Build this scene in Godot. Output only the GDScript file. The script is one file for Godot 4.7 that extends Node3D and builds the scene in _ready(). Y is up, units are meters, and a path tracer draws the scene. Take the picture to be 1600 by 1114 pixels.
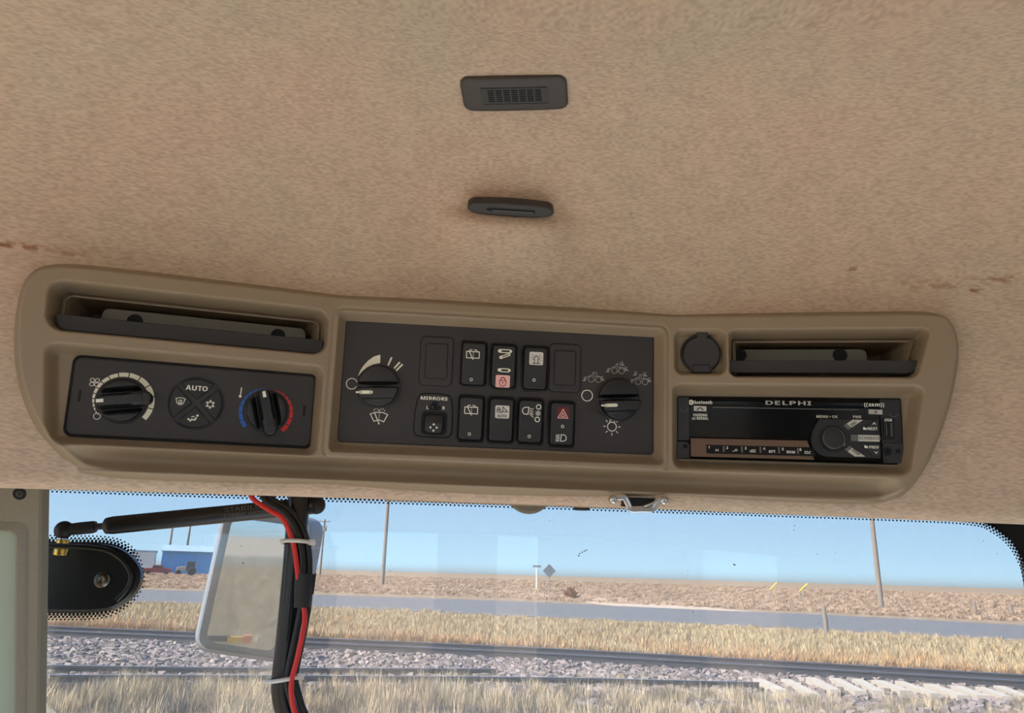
extends Node3D
# Interior of a machine cab: overhead console in a fabric headliner above a windscreen, railway and prairie outside.
# Units are metres, y is up, the ground is y = 0 and the eye is at height EYE_H.

const EYE_H := 2.3
const TILT := 0.11394          # the console leans towards the driver at its top
const TURN_L := -0.27124       # the console is folded in three: its left and right thirds face inwards
const TURN_R := 0.29637
const ORIGIN := Vector3(0.04938, EYE_H + 0.11714, -0.63852)

var M := {}
var taken := {}
var curve_facet: Array = []    # points of the folded console line (x, z, angle) against s
var curve_soft: Array = []     # the same for the smoothly bent headliner
const S_MIN := -1.0
const S_STEP := 0.002
const S_COUNT := 1001


func _ready() -> void:
	set_view_and_light()
	make_curves()
	make_materials()
	build_cab_shell()
	build_headliner()
	build_windscreen()
	build_ground()
	build_tracks()
	build_far_things()
	build_console()
	build_trays()
	build_climate_unit()
	build_switch_panel()
	build_radio()
	build_power_socket()
	build_ceiling_fittings()
	build_window_hardware()
	build_post_and_cables()
	build_pillar_panel()
	build_outside_mirror()
	build_grass()


func set_view_and_light() -> void:
	var cam := Camera3D.new()
	cam.name = "camera"
	cam.fov = 51.494
	cam.near = 0.02
	cam.far = 4000.0
	add_child(cam)
	cam.transform = Transform3D(Basis(Vector3.UP, -0.08261) * Basis(Vector3.RIGHT, 0.28603) * Basis(Vector3.BACK, 0.02773), Vector3(0, EYE_H, 0))
	cam.current = true
	var env := Environment.new()
	env.background_mode = Environment.BG_SKY
	var sky := Sky.new()
	var psm := ProceduralSkyMaterial.new()
	psm.sky_top_color = Color(0.36, 0.56, 0.82)
	psm.sky_horizon_color = Color(0.68, 0.83, 0.915)
	psm.sky_curve = 0.12
	psm.ground_bottom_color = Color(0.45, 0.40, 0.33)
	psm.ground_horizon_color = Color(0.55, 0.50, 0.43)
	psm.sky_energy_multiplier = 1.0
	psm.sun_angle_max = 8.0
	sky.sky_material = psm
	env.sky = sky
	env.ambient_light_source = Environment.AMBIENT_SOURCE_SKY
	env.tonemap_mode = Environment.TONE_MAPPER_LINEAR
	env.tonemap_exposure = 3.7
	env.sdfgi_enabled = true
	env.ssao_enabled = true
	env.ssil_enabled = true
	var we := WorldEnvironment.new()
	we.name = "environment"
	we.environment = env
	add_child(we)
	var sun := DirectionalLight3D.new()
	sun.name = "sun"
	sun.light_color = Color(1.0, 0.97, 0.92)
	sun.light_energy = 2.4
	sun.light_angular_distance = 0.6
	sun.shadow_enabled = true
	add_child(sun)
	sun.look_at_from_position(Vector3(-8.0, 7.5, 2.8), Vector3.ZERO, Vector3.UP)


# ---------------------------------------------------------------- naming
func numbered(called: String) -> String:
	if not taken.has(called):
		taken[called] = 0
		return called
	taken[called] += 1
	return "%s_%03d" % [called, taken[called]]


func tag(o: Node3D, label: String, category: String, group := "", kind := "") -> void:
	if label != "":
		o.set_meta("label", label)
	if category != "":
		o.set_meta("category", category)
	if group != "":
		o.set_meta("group", group)
	if kind != "":
		o.set_meta("kind", kind)


func thing(called: String, label: String, category: String, xf := Transform3D(), group := "") -> Node3D:
	var o := Node3D.new()
	o.name = numbered(called)
	add_child(o)
	o.transform = xf
	tag(o, label, category, group)
	return o


func part(parent: Node3D, called: String, mesh: Mesh, mat: Material, xf := Transform3D(), label := "") -> MeshInstance3D:
	var o := MeshInstance3D.new()
	o.name = called
	o.mesh = mesh
	o.material_override = mat
	o.cast_shadow = GeometryInstance3D.SHADOW_CASTING_SETTING_ON
	parent.add_child(o, true)
	o.transform = xf
	if label != "":
		o.set_meta("label", label)
	return o


func solo(called: String, label: String, category: String, mesh: Mesh, mat: Material, xf := Transform3D(), group := "") -> MeshInstance3D:
	var o := part(self, numbered(called), mesh, mat, xf)
	tag(o, label, category, group)
	return o


func setting(called: String, mesh: Mesh, mat: Material, label := "", parent: Node3D = null) -> MeshInstance3D:
	var o := part(self if parent == null else parent, called, mesh, mat)
	if parent == null:
		tag(o, label, "", "", "structure")
	return o


func off(v: Vector3) -> Transform3D:
	return Transform3D(Basis(), v)


# ---------------------------------------------------------------- mesh building
class MB:
	var v := PackedVector3Array()
	var n := PackedVector3Array()
	var uv := PackedVector2Array()
	var col := PackedColorArray()
	var idx := PackedInt32Array()
	var k := 1.0
	var tint := Color.WHITE
	var tinted := false

	func _init(scale := 1.0) -> void:
		k = scale

	func put(p: Vector3, nn: Vector3, t := Vector2.ZERO) -> int:
		v.append(p * k)
		n.append(nn)
		uv.append(t)
		if tinted:
			col.append(tint)
		return v.size() - 1

	func tri(a: Vector3, b: Vector3, c: Vector3, hint: Vector3) -> void:
		var g := (c - a).cross(b - a)
		if g.length_squared() < 1e-24:
			return
		if g.dot(hint) < 0.0:
			var w := b
			b = c
			c = w
			g = -g
		g = g.normalized()
		var i := put(a, g, Vector2(a.x, a.y))
		put(b, g, Vector2(b.x, b.y))
		put(c, g, Vector2(c.x, c.y))
		idx.append_array([i, i + 1, i + 2])

	func quad(a: Vector3, b: Vector3, c: Vector3, d: Vector3, hint: Vector3) -> void:
		tri(a, b, c, hint)
		tri(a, c, d, hint)

	func box(c: Vector3, s: Vector3, basis := Basis()) -> void:
		var h := s * 0.5
		for ax in 3:
			for sg in [-1.0, 1.0]:
				var nn := Vector3.ZERO
				nn[ax] = sg
				var a1 := (ax + 1) % 3
				var a2 := (ax + 2) % 3
				var p: Array[Vector3] = []
				for q in [[-1, -1], [1, -1], [1, 1], [-1, 1]]:
					var w := Vector3.ZERO
					w[ax] = sg * h[ax]
					w[a1] = q[0] * h[a1]
					w[a2] = q[1] * h[a2]
					p.append(c + basis * w)
				quad(p[0], p[1], p[2], p[3], basis * nn)

	# A grid of points rows x columns, smooth; outward is the side the normals point to (checked at one cell through hint).
	func grid(p: PackedVector3Array, rows: int, cols: int, hint: Vector3, uvs := PackedVector2Array(), loop := false, keep := PackedByteArray()) -> void:
		var first := v.size()
		var nn := PackedVector3Array()
		nn.resize(p.size())
		var sum := 0.0
		for r in rows:
			var r0 := maxi(r - 1, 0)
			var r1 := mini(r + 1, rows - 1)
			for c in cols:
				var c0 := (c - 1 + cols) % cols if loop else maxi(c - 1, 0)
				var c1 := (c + 1) % cols if loop else mini(c + 1, cols - 1)
				var g := (p[r1 * cols + c] - p[r0 * cols + c]).cross(p[r * cols + c1] - p[r * cols + c0])
				if g.length_squared() < 1e-26:
					g = (p[r1 * cols + c] - p[r0 * cols + c]).cross(p[r1 * cols + c1] - p[r1 * cols + c0])
					if g.length_squared() < 1e-26:
						g = (p[r1 * cols + c] - p[r0 * cols + c]).cross(p[r0 * cols + c1] - p[r0 * cols + c0])
				g = g.normalized()
				nn[r * cols + c] = g
				sum += g.dot(hint)
		var sg := 1.0 if sum >= 0.0 else -1.0
		for i in p.size():
			put(p[i], nn[i] * sg, uvs[i] if uvs.size() else Vector2.ZERO)
		var cc := cols if loop else cols - 1
		for r in rows - 1:
			for c in cc:
				if keep.size() and keep[r * cols + c] == 0:
					continue
				var a := first + r * cols + c
				var b := first + r * cols + (c + 1) % cols
				var d := first + (r + 1) * cols + c
				var e := first + (r + 1) * cols + (c + 1) % cols
				if sg > 0.0:
					idx.append_array([a, b, d, b, e, d])
				else:
					idx.append_array([a, d, b, b, d, e])

	# normals of loops of rings whose outside is away from the axis line
	func rings(rr: Array, closed_ends := true) -> void:
		var cols: int = rr[0].size()
		var p := PackedVector3Array()
		for r in rr:
			p.append_array(r)
		var first := v.size()
		grid_out(p, rr.size(), cols)
		if closed_ends:
			for e in [0, rr.size() - 1]:
				var mid := Vector3.ZERO
				for q in rr[e]:
					mid += q
				mid /= cols
				var inner := Vector3.ZERO
				var o: int = 1 if e == 0 else rr.size() - 2
				for q in rr[o]:
					inner += q
				inner /= cols
				var h := mid - inner
				if h.length_squared() < 1e-20:
					h = Vector3(0, 0, 1)
				for c in cols:
					tri(mid, rr[e][c], rr[e][(c + 1) % cols], h)

	func grid_out(p: PackedVector3Array, rows: int, cols: int) -> void:
		# decide the outward side from ring centres
		var first := v.size()
		var nn := PackedVector3Array()
		nn.resize(p.size())
		var sum := 0.0
		for r in rows:
			var mid := Vector3.ZERO
			for c in cols:
				mid += p[r * cols + c]
			mid /= cols
			var r0 := maxi(r - 1, 0)
			var r1 := mini(r + 1, rows - 1)
			for c in cols:
				var c0 := (c - 1 + cols) % cols
				var c1 := (c + 1) % cols
				var across := p[r * cols + c1] - p[r * cols + c0]
				if across.length_squared() < 1e-20:
					across = p[r1 * cols + c1] - p[r1 * cols + c0] + p[r0 * cols + c1] - p[r0 * cols + c0]
				var g := (p[r1 * cols + c] - p[r0 * cols + c]).cross(across).normalized()
				nn[r * cols + c] = g
				sum += g.dot((p[r * cols + c] - mid).normalized())
		var sg := 1.0 if sum >= 0.0 else -1.0
		for i in p.size():
			put(p[i], nn[i] * sg)
		for r in rows - 1:
			for c in cols:
				var a := first + r * cols + c
				var b := first + r * cols + (c + 1) % cols
				var d := first + (r + 1) * cols + c
				var e := first + (r + 1) * cols + (c + 1) % cols
				if sg > 0.0:
					idx.append_array([a, b, d, b, e, d])
				else:
					idx.append_array([a, d, b, b, d, e])

	# turned shape round the z axis through c: profile of (radius, z)
	func lathe(profile: Array, sides := 32, c := Vector3.ZERO, basis := Basis()) -> void:
		var rr := []
		for q in profile:
			var ring := PackedVector3Array()
			for i in sides:
				var a := TAU * i / sides
				ring.append(c + basis * Vector3(cos(a) * q.x, sin(a) * q.x, q.y))
			rr.append(ring)
		rings(rr)

	func tube(pts: Array, radius, sides := 12, flat := 1.0) -> void:
		var rr := []
		var up := Vector3.UP
		var t0: Vector3 = (pts[1] - pts[0]).normalized()
		if absf(t0.dot(up)) > 0.9:
			up = Vector3.RIGHT
		var side := t0.cross(up).normalized()
		for i in pts.size():
			var a: Vector3 = pts[maxi(i - 1, 0)]
			var b: Vector3 = pts[mini(i + 1, pts.size() - 1)]
			var t := (b - a).normalized()
			side = (side - t * side.dot(t)).normalized()
			var other := t.cross(side)
			var r: float = radius[i] if radius is Array else radius
			var ring := PackedVector3Array()
			for j in sides:
				var w := TAU * j / sides
				ring.append(pts[i] + side * cos(w) * r + other * sin(w) * r * flat)
			rr.append(ring)
		rings(rr)

	# flat polygon pushed along z from z0 to z1 (any simple outline)
	func prism(poly: PackedVector2Array, z0: float, z1: float, bevel := 0.0) -> void:
		var t := Geometry2D.triangulate_polygon(poly)
		var cx := Vector2.ZERO
		for q in poly:
			cx += q
		cx /= poly.size()
		var front := PackedVector2Array()
		var area := 0.0
		for i in poly.size():
			var a := poly[i]
			var b := poly[(i + 1) % poly.size()]
			area += a.cross(b)
		var sg := 1.0 if area > 0.0 else -1.0
		for i in poly.size():
			var a := poly[(i - 1 + poly.size()) % poly.size()]
			var b := poly[i]
			var c := poly[(i + 1) % poly.size()]
			var e1 := (b - a).normalized()
			var e2 := (c - b).normalized()
			var nrm := (Vector2(e1.y, -e1.x) + Vector2(e2.y, -e2.x)).normalized() * sg
			front.append(b - nrm * bevel)
		for i in range(0, t.size(), 3):
			tri(v3(front[t[i]], z1), v3(front[t[i + 1]], z1), v3(front[t[i + 2]], z1), Vector3(0, 0, 1))
			tri(v3(poly[t[i]], z0), v3(poly[t[i + 1]], z0), v3(poly[t[i + 2]], z0), Vector3(0, 0, -1))
		for i in poly.size():
			var j := (i + 1) % poly.size()
			var e := (poly[j] - poly[i]).normalized()
			var h := Vector3(e.y, -e.x, 0) * sg
			quad(v3(poly[i], z0), v3(poly[j], z0), v3(poly[j], z1 - bevel), v3(poly[i], z1 - bevel), h)
			if bevel > 0.0:
				quad(v3(poly[i], z1 - bevel), v3(poly[j], z1 - bevel), v3(front[j], z1), v3(front[i], z1), h + Vector3(0, 0, 1))

	func v3(p: Vector2, z: float) -> Vector3:
		return Vector3(p.x, p.y, z)

	# soft-edged key: rounded rectangle w x h whose top follows zf(x, y), skirt down to z0
	func pillow(w: float, h: float, r: float, nx: int, ny: int, zf: Callable, z0: float, bevel: float, c := Vector2.ZERO) -> void:
		r = minf(r, minf(w, h) * 0.5)
		var us := lines(nx, bevel / (w * 0.5), r / (w * 0.5))
		var vs := lines(ny, bevel / (h * 0.5), r / (h * 0.5))
		var p := PackedVector3Array()
		for j in vs.size():
			for i in us.size():
				var q := Vector2(us[i] * w * 0.5, vs[j] * h * 0.5)
				var inner := Vector2(clampf(q.x, -w * 0.5 + r, w * 0.5 - r), clampf(q.y, -h * 0.5 + r, h * 0.5 - r))
				var d := q - inner
				if absf(d.x) > 1e-9 and absf(d.y) > 1e-9:
					d *= maxf(absf(d.x), absf(d.y)) / d.length()
				q = inner + d
				var edge := i == 0 or j == 0 or i == us.size() - 1 or j == vs.size() - 1
				var rim := i == 1 or j == 1 or i == us.size() - 2 or j == vs.size() - 2
				var z: float = zf.call(q.x, q.y)
				if edge:
					z = z0
				elif rim:
					z = z - bevel * 0.8
				p.append(Vector3(q.x + c.x, q.y + c.y, z))
		grid(p, vs.size(), us.size(), Vector3(0, 0, 1))

	func lines(count: int, bev: float, corner: float) -> Array:
		# both ends doubled for the skirt, extra lines through the rounded corners
		var half := []
		half.append(1.0)
		half.append(1.0)
		half.append(1.0 - bev)
		if corner < 0.95:
			for i in [0.4, 0.62, 0.82, 1.0]:
				if corner * i > bev * 1.3:
					half.append(1.0 - corner * i)
		var inner: float = half[half.size() - 1]
		var o := []
		for q in half:
			o.append(-q)
		for i in range(1, count):
			o.append(lerpf(-inner, inner, float(i) / count))
		for i in range(half.size() - 1, -1, -1):
			o.append(half[i])
		return o

	func mesh() -> ArrayMesh:
		var a := []
		a.resize(Mesh.ARRAY_MAX)
		a[Mesh.ARRAY_VERTEX] = v
		a[Mesh.ARRAY_NORMAL] = n
		a[Mesh.ARRAY_TEX_UV] = uv
		if tinted:
			a[Mesh.ARRAY_COLOR] = col
		a[Mesh.ARRAY_INDEX] = idx
		var m := ArrayMesh.new()
		m.add_surface_from_arrays(Mesh.PRIMITIVE_TRIANGLES, a)
		return m


# Flat print: strokes and filled shapes a tenth of a millimetre proud of the face zf (millimetres).
class Ink:
	var b := MB.new(0.001)
	var zf: Callable
	var o := Vector2.ZERO
	var q := 1.0

	func _init(face: Callable, origin := Vector2.ZERO, size := 1.0) -> void:
		zf = face
		o = origin
		q = size

	func at(p: Vector2) -> Vector3:
		var w := o + p * q
		return Vector3(w.x, w.y, zf.call(w.x, w.y) + 0.12)

	func poly(p: PackedVector2Array) -> Ink:
		var t := Geometry2D.triangulate_polygon(p)
		for i in range(0, t.size(), 3):
			b.tri(at(p[t[i]]), at(p[t[i + 1]]), at(p[t[i + 2]]), Vector3(0, 0, 1))
		return self

	func line(p: Array, w: float, closed := false) -> Ink:
		var cnt := p.size()
		var last := cnt if closed else cnt - 1
		for i in last:
			var a: Vector2 = p[i]
			var c: Vector2 = p[(i + 1) % cnt]
			var e := (c - a).normalized()
			var s := Vector2(-e.y, e.x) * w * 0.5
			var x := e * w * (0.35 if (closed or i > 0) else 0.0)
			var y := e * w * (0.35 if (closed or i < last - 1) else 0.0)
			b.quad(at(a - x + s), at(c + y + s), at(c + y - s), at(a - x - s), Vector3(0, 0, 1))
		return self

	func ring(c: Vector2, r: float, w: float, a0 := 0.0, a1 := TAU, stretch := 1.0) -> Ink:
		var count := maxi(6, int(20.0 * (a1 - a0) / TAU))
		for i in count:
			var t0 := lerpf(a0, a1, float(i) / count)
			var t1 := lerpf(a0, a1, float(i + 1) / count)
			var u0 := Vector2(cos(t0), sin(t0) * stretch)
			var u1 := Vector2(cos(t1), sin(t1) * stretch)
			b.quad(at(c + u0 * (r + w * 0.5)), at(c + u1 * (r + w * 0.5)), at(c + u1 * (r - w * 0.5)), at(c + u0 * (r - w * 0.5)), Vector3(0, 0, 1))
		return self

	func wedge(c: Vector2, r0: float, r1: float, a0: float, a1: float) -> Ink:
		var count := 4
		for i in count:
			var t0 := lerpf(a0, a1, float(i) / count)
			var t1 := lerpf(a0, a1, float(i + 1) / count)
			b.quad(at(c + Vector2.from_angle(t0) * r1), at(c + Vector2.from_angle(t1) * r1), at(c + Vector2.from_angle(t1) * r0), at(c + Vector2.from_angle(t0) * r0), Vector3(0, 0, 1))
		return self

	func disc(c: Vector2, r: float) -> Ink:
		var p := PackedVector2Array()
		for i in 16:
			p.append(c + Vector2.from_angle(TAU * i / 16) * r)
		return poly(p)

	func mesh() -> ArrayMesh:
		return b.mesh()


func rrect(w: float, h: float, r: float, c := Vector2.ZERO, steps := 5) -> PackedVector2Array:
	var p := PackedVector2Array()
	for k in 4:
		var m := Vector2(w * 0.5 - r, h * 0.5 - r) * ([Vector2(1, 1), Vector2(-1, 1), Vector2(-1, -1), Vector2(1, -1)][k] as Vector2)
		for i in steps + 1:
			p.append(c + m + Vector2.from_angle(k * PI / 2 + PI / 2 * i / steps) * r)
	return p


func smooth_path(p: Array, per := 6, closed := false) -> Array:
	var o := []
	var cnt := p.size()
	var last := cnt if closed else cnt - 1
	for i in last:
		var a = p[(i - 1 + cnt) % cnt] if closed or i > 0 else p[0]
		var b = p[i]
		var c = p[(i + 1) % cnt]
		var d = p[(i + 2) % cnt] if closed or i + 2 < cnt else p[cnt - 1]
		for j in per:
			o.append(b.cubic_interpolate(c, a, d, float(j) / per))
	if not closed:
		o.append(p[cnt - 1])
	return o


func flat_z(z: float) -> Callable:
	return func(_x: float, _y: float) -> float: return z


var fonts := {}
func letters(parent: Node3D, words: String, at: Vector3, height: float, mat: Material, called := "lettering", bold := false, turn := 0.0, widen := 1.0, serif := false) -> MeshInstance3D:
	var key := "%s%s" % [bold, serif]
	if not fonts.has(key):
		var f := SystemFont.new()
		f.font_names = PackedStringArray(["Droid Serif" if serif else "Droid Sans"])
		f.font_weight = 700 if bold else 400
		fonts[key] = f
	var t := TextMesh.new()
	t.text = words
	t.font = fonts[key]
	t.font_size = 32
	t.pixel_size = height * 0.001 / (32.0 * 0.72)
	t.depth = 0.00015
	t.curve_step = 2.0
	return part(parent, called, t, mat, Transform3D(Basis(Vector3.BACK, turn) * Basis.from_scale(Vector3(widen, 1, 1)), at * 0.001))


# ---------------------------------------------------------------- the console's own coordinates: s along it, t up it, d out of it
func make_curves() -> void:
	for which in 2:
		var xs := []
		var x := 0.0
		var z := 0.0
		var th_before := 0.0
		for i in S_COUNT:
			var s := S_MIN + i * S_STEP
			var th := 0.0
			if which == 0:
				th = TURN_L * (1.0 - smoothstep(-0.1645, -0.1365, s)) + TURN_R * smoothstep(0.135, 0.163, s)
			else:
				th = lerpf(TURN_L, TURN_R, clampf((s + 0.27) / 0.54, 0.0, 1.0))
			if i > 0:
				x += cos((th + th_before) * 0.5) * S_STEP
				z += sin((th + th_before) * 0.5) * S_STEP
			th_before = th
			xs.append(Vector3(x, z, th))
		var mid: Vector3 = xs[500]
		for i in xs.size():
			xs[i] = Vector3(xs[i].x - mid.x, xs[i].y - mid.y, xs[i].z)
		if which == 0:
			curve_facet = xs
		else:
			curve_soft = xs


func along(c: Array, s: float) -> Vector3:
	var f := clampf((s - S_MIN) / S_STEP, 0.0, S_COUNT - 1.001)
	var i := int(f)
	return (c[i] as Vector3).lerp(c[i + 1], f - i)


func on_curve(c: Array, s: float, t: float, d: float) -> Vector3:
	var q := along(c, s)
	var x := q.x - d * sin(q.z)
	var z := q.y + d * cos(q.z)
	return ORIGIN + Vector3(x, t * cos(TILT) - z * sin(TILT), t * sin(TILT) + z * cos(TILT))


func on_console(s: float, t: float, d := 0.0) -> Vector3:
	return on_curve(curve_facet, s, t, d)


func on_liner(s: float, t: float, d := 0.0) -> Vector3:
	return on_curve(curve_soft, s, t, d)


# frame standing on the console at (s, t, d): x along it, y up it, z out of it
func console_frame(s: float, t: float, d := 0.0) -> Transform3D:
	var q := along(curve_facet, s)
	var b := Basis(Vector3.RIGHT, TILT) * Basis(Vector3.UP, -q.z)
	return Transform3D(b, on_console(s, t, d))


# ---------------------------------------------------------------- materials
func noise_tex(freq: float, size := 512, seed_ := 1, normal := false, strength := 2.0, kind := FastNoiseLite.TYPE_SIMPLEX_SMOOTH) -> NoiseTexture2D:
	var f := FastNoiseLite.new()
	f.noise_type = kind
	f.seed = seed_
	f.frequency = freq
	f.fractal_octaves = 4
	var t := NoiseTexture2D.new()
	t.width = size
	t.height = size
	t.seamless = true
	t.noise = f
	t.as_normal_map = normal
	t.bump_strength = strength
	return t


func ramp_tex(freq: float, seed_: int, a: Color, b: Color, size := 512, octaves := 4) -> NoiseTexture2D:
	var t := noise_tex(freq, size, seed_)
	(t.noise as FastNoiseLite).fractal_octaves = octaves
	var g := Gradient.new()
	g.set_color(0, a)
	g.set_color(1, b)
	g.set_offset(0, 0.15)
	g.set_offset(1, 0.85)
	t.color_ramp = g
	return t


func plain(called: String, c: Color, rough := 0.6, metal := 0.0, spec := 0.5) -> StandardMaterial3D:
	var m := StandardMaterial3D.new()
	m.resource_name = called
	m.albedo_color = c
	m.roughness = rough
	m.metallic = metal
	m.metallic_specular = spec
	M[called] = m
	return m


func grained(called: String, a: Color, b: Color, freq: float, scale: float, rough := 0.8, bump := 0.0, seed_ := 3) -> StandardMaterial3D:
	var m := plain(called, Color.WHITE, rough)
	m.albedo_texture = ramp_tex(freq, seed_, a, b)
	m.uv1_triplanar = true
	m.uv1_world_triplanar = true
	m.uv1_scale = Vector3.ONE * scale
	if bump > 0.0:
		m.normal_enabled = true
		m.normal_texture = noise_tex(freq * 2.0, 512, seed_ + 10, true, 4.0)
		m.normal_scale = bump
	return m


func make_materials() -> void:
	grained("console_plastic", Color(0.525, 0.455, 0.355), Color(0.55, 0.48, 0.38), 0.12, 14.0, 0.5, 0.10, 5)
	plain("plate", Color(0.178, 0.164, 0.158), 0.55)
	plain("knob_black", Color(0.085, 0.085, 0.085), 0.42)
	plain("knob_soft", Color(0.15, 0.14, 0.135), 0.5)
	plain("switch_black", Color(0.095, 0.095, 0.1), 0.4)
	plain("switch_well", Color(0.13, 0.12, 0.118), 0.5)
	plain("liner_rubber", Color(0.16, 0.155, 0.155), 0.6)
	plain("strip_grey", Color(0.40, 0.385, 0.33), 0.55)
	plain("ink", Color(0.88, 0.87, 0.80), 0.6)
	plain("ink_dim", Color(0.62, 0.62, 0.58), 0.6)
	plain("ink_dark", Color(0.10, 0.09, 0.09), 0.6)
	plain("ink_blue", Color(0.12, 0.36, 0.66), 0.6)
	plain("ink_red", Color(0.78, 0.13, 0.12), 0.6)
	plain("ink_cream", Color(0.90, 0.88, 0.78), 0.6)
	plain("tile_white", Color(0.80, 0.78, 0.74), 0.5)
	plain("tile_pink", Color(0.90, 0.68, 0.64), 0.5)
	plain("tile_red", Color(0.36, 0.06, 0.08), 0.35)
	plain("lock_red", Color(0.45, 0.12, 0.10), 0.5)
	plain("gap_black", Color(0.02, 0.02, 0.02), 0.8)
	plain("radio_gloss", Color(0.018, 0.017, 0.018), 0.12, 0.0, 0.28)
	plain("radio_mirror", Color(0.50, 0.47, 0.46), 0.10, 1.0)
	plain("radio_matte", Color(0.10, 0.10, 0.10), 0.5)
	plain("radio_end", Color(0.17, 0.17, 0.17), 0.5)
	plain("silver_key", Color(0.72, 0.71, 0.66), 0.4)
	plain("grey_key", Color(0.36, 0.35, 0.33), 0.4)
	plain("bolt_steel", Color(0.42, 0.40, 0.36), 0.35, 1.0)
	plain("chrome", Color(0.75, 0.74, 0.72), 0.22, 1.0)
	plain("brass", Color(0.80, 0.68, 0.36), 0.3, 1.0)
	plain("black_paint", Color(0.035, 0.035, 0.035), 0.32)
	plain("frit_black", Color(0.012, 0.012, 0.012), 0.4)
	plain("rubber_black", Color(0.05, 0.05, 0.05), 0.55)
	plain("cable_red", Color(0.78, 0.13, 0.11), 0.45)
	plain("cable_black", Color(0.05, 0.05, 0.05), 0.5)
	plain("zip_white", Color(0.80, 0.79, 0.76), 0.4)
	plain("vent_plastic", Color(0.25, 0.235, 0.215), 0.6)
	plain("bezel_plastic", Color(0.20, 0.19, 0.175), 0.55)
	grained("pillar_paint", Color(0.44, 0.415, 0.35), Color(0.47, 0.445, 0.375), 0.05, 8.0, 0.55, 0.0, 8)
	plain("panel_green", Color(0.56, 0.60, 0.53), 0.4)
	grained("cab_paint", Color(0.66, 0.66, 0.65), Color(0.70, 0.70, 0.69), 0.03, 3.0, 0.6, 0.0, 9)
	grained("bounce_mat", Color(0.60, 0.62, 0.64), Color(0.68, 0.70, 0.72), 0.05, 3.0, 0.9, 0.0, 12)  # unseen floor kept pale and neutral to bounce light up inside
	plain("mirror_shell", Color(0.50, 0.53, 0.56), 0.6)
	plain("mirror_rim", Color(0.13, 0.145, 0.165), 0.6)
	plain("mirror_glass", Color(0.86, 0.88, 0.88), 0.03, 1.0)
	plain("lamp_yellow", Color(0.95, 0.70, 0.05), 0.3)
	plain("lamp_orange", Color(0.93, 0.52, 0.25), 0.3)
	grained("ballast_ground", Color(0.30, 0.27, 0.26), Color(0.45, 0.41, 0.39), 0.06, 0.9, 0.95, 0.0, 14)
	grained("road_tar", Color(0.37, 0.37, 0.38), Color(0.41, 0.41, 0.42), 0.03, 0.06, 0.9, 0.0, 15)
	grained("dirt_path", Color(0.66, 0.58, 0.50), Color(0.76, 0.68, 0.60), 0.03, 0.1, 0.95, 0.0, 16)
	plain("rail_steel", Color(0.24, 0.23, 0.26), 0.5, 0.2)
	plain("rail_head", Color(0.50, 0.52, 0.58), 0.35, 0.5)
	grained("tie_wood", Color(0.60, 0.565, 0.52), Color(0.78, 0.745, 0.69), 0.08, 2.0, 0.9, 0.0, 18)
	grained("pole_wood", Color(0.46, 0.42, 0.38), Color(0.56, 0.52, 0.48), 0.08, 1.0, 0.9, 0.0, 19)
	plain("galvanised", Color(0.56, 0.57, 0.58), 0.6)
	plain("blue_wall", Color(0.32, 0.62, 0.85), 0.8)
	plain("blue_roof", Color(0.56, 0.66, 0.74), 0.7)
	plain("white_wall", Color(0.88, 0.88, 0.86), 0.8)
	plain("truck_red", Color(0.55, 0.10, 0.16), 0.35)
	plain("tyre", Color(0.08, 0.08, 0.09), 0.9)
	plain("tractor_grey", Color(0.36, 0.34, 0.33), 0.7)
	plain("tractor_pale", Color(0.66, 0.62, 0.55), 0.7)
	plain("dark_glass", Color(0.12, 0.17, 0.20), 0.1)
	plain("sign_grey", Color(0.42, 0.46, 0.50), 0.5)
	plain("guard_yellow", Color(0.88, 0.78, 0.22), 0.6)
	plain("shrub_dry", Color(0.62, 0.46, 0.36), 0.95)
	# windscreen: dusty for haze, tint added to dim the outdoors; side panes clear
	var g := plain("windscreen_glass", Color(0.55, 0.57, 0.57, 0.44), 0.02)
	g.transparency = BaseMaterial3D.TRANSPARENCY_ALPHA
	var g2 := plain("side_glass", Color(0.2, 0.25, 0.24, 0.06), 0.02)
	g2.transparency = BaseMaterial3D.TRANSPARENCY_ALPHA
	M["fabric"] = make_fabric()
	M["ground"] = make_ground_material()
	for leaf in [["straw", Color(0.74, 0.665, 0.54)], ["straw_pale", Color(0.80, 0.74, 0.62)], ["straw_orange", Color(0.74, 0.59, 0.43)], ["weed_shade_grey", Color(0.47, 0.42, 0.39)], ["brush", Color(0.76, 0.67, 0.58)]]:
		var lm := plain(leaf[0], leaf[1], 0.9)
		lm.vertex_color_use_as_albedo = true
		lm.backlight_enabled = true
		lm.backlight = Color(0.35, 0.31, 0.22)
	var st := plain("stone", Color(0.52, 0.48, 0.46), 0.9)
	st.vertex_color_use_as_albedo = true


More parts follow.
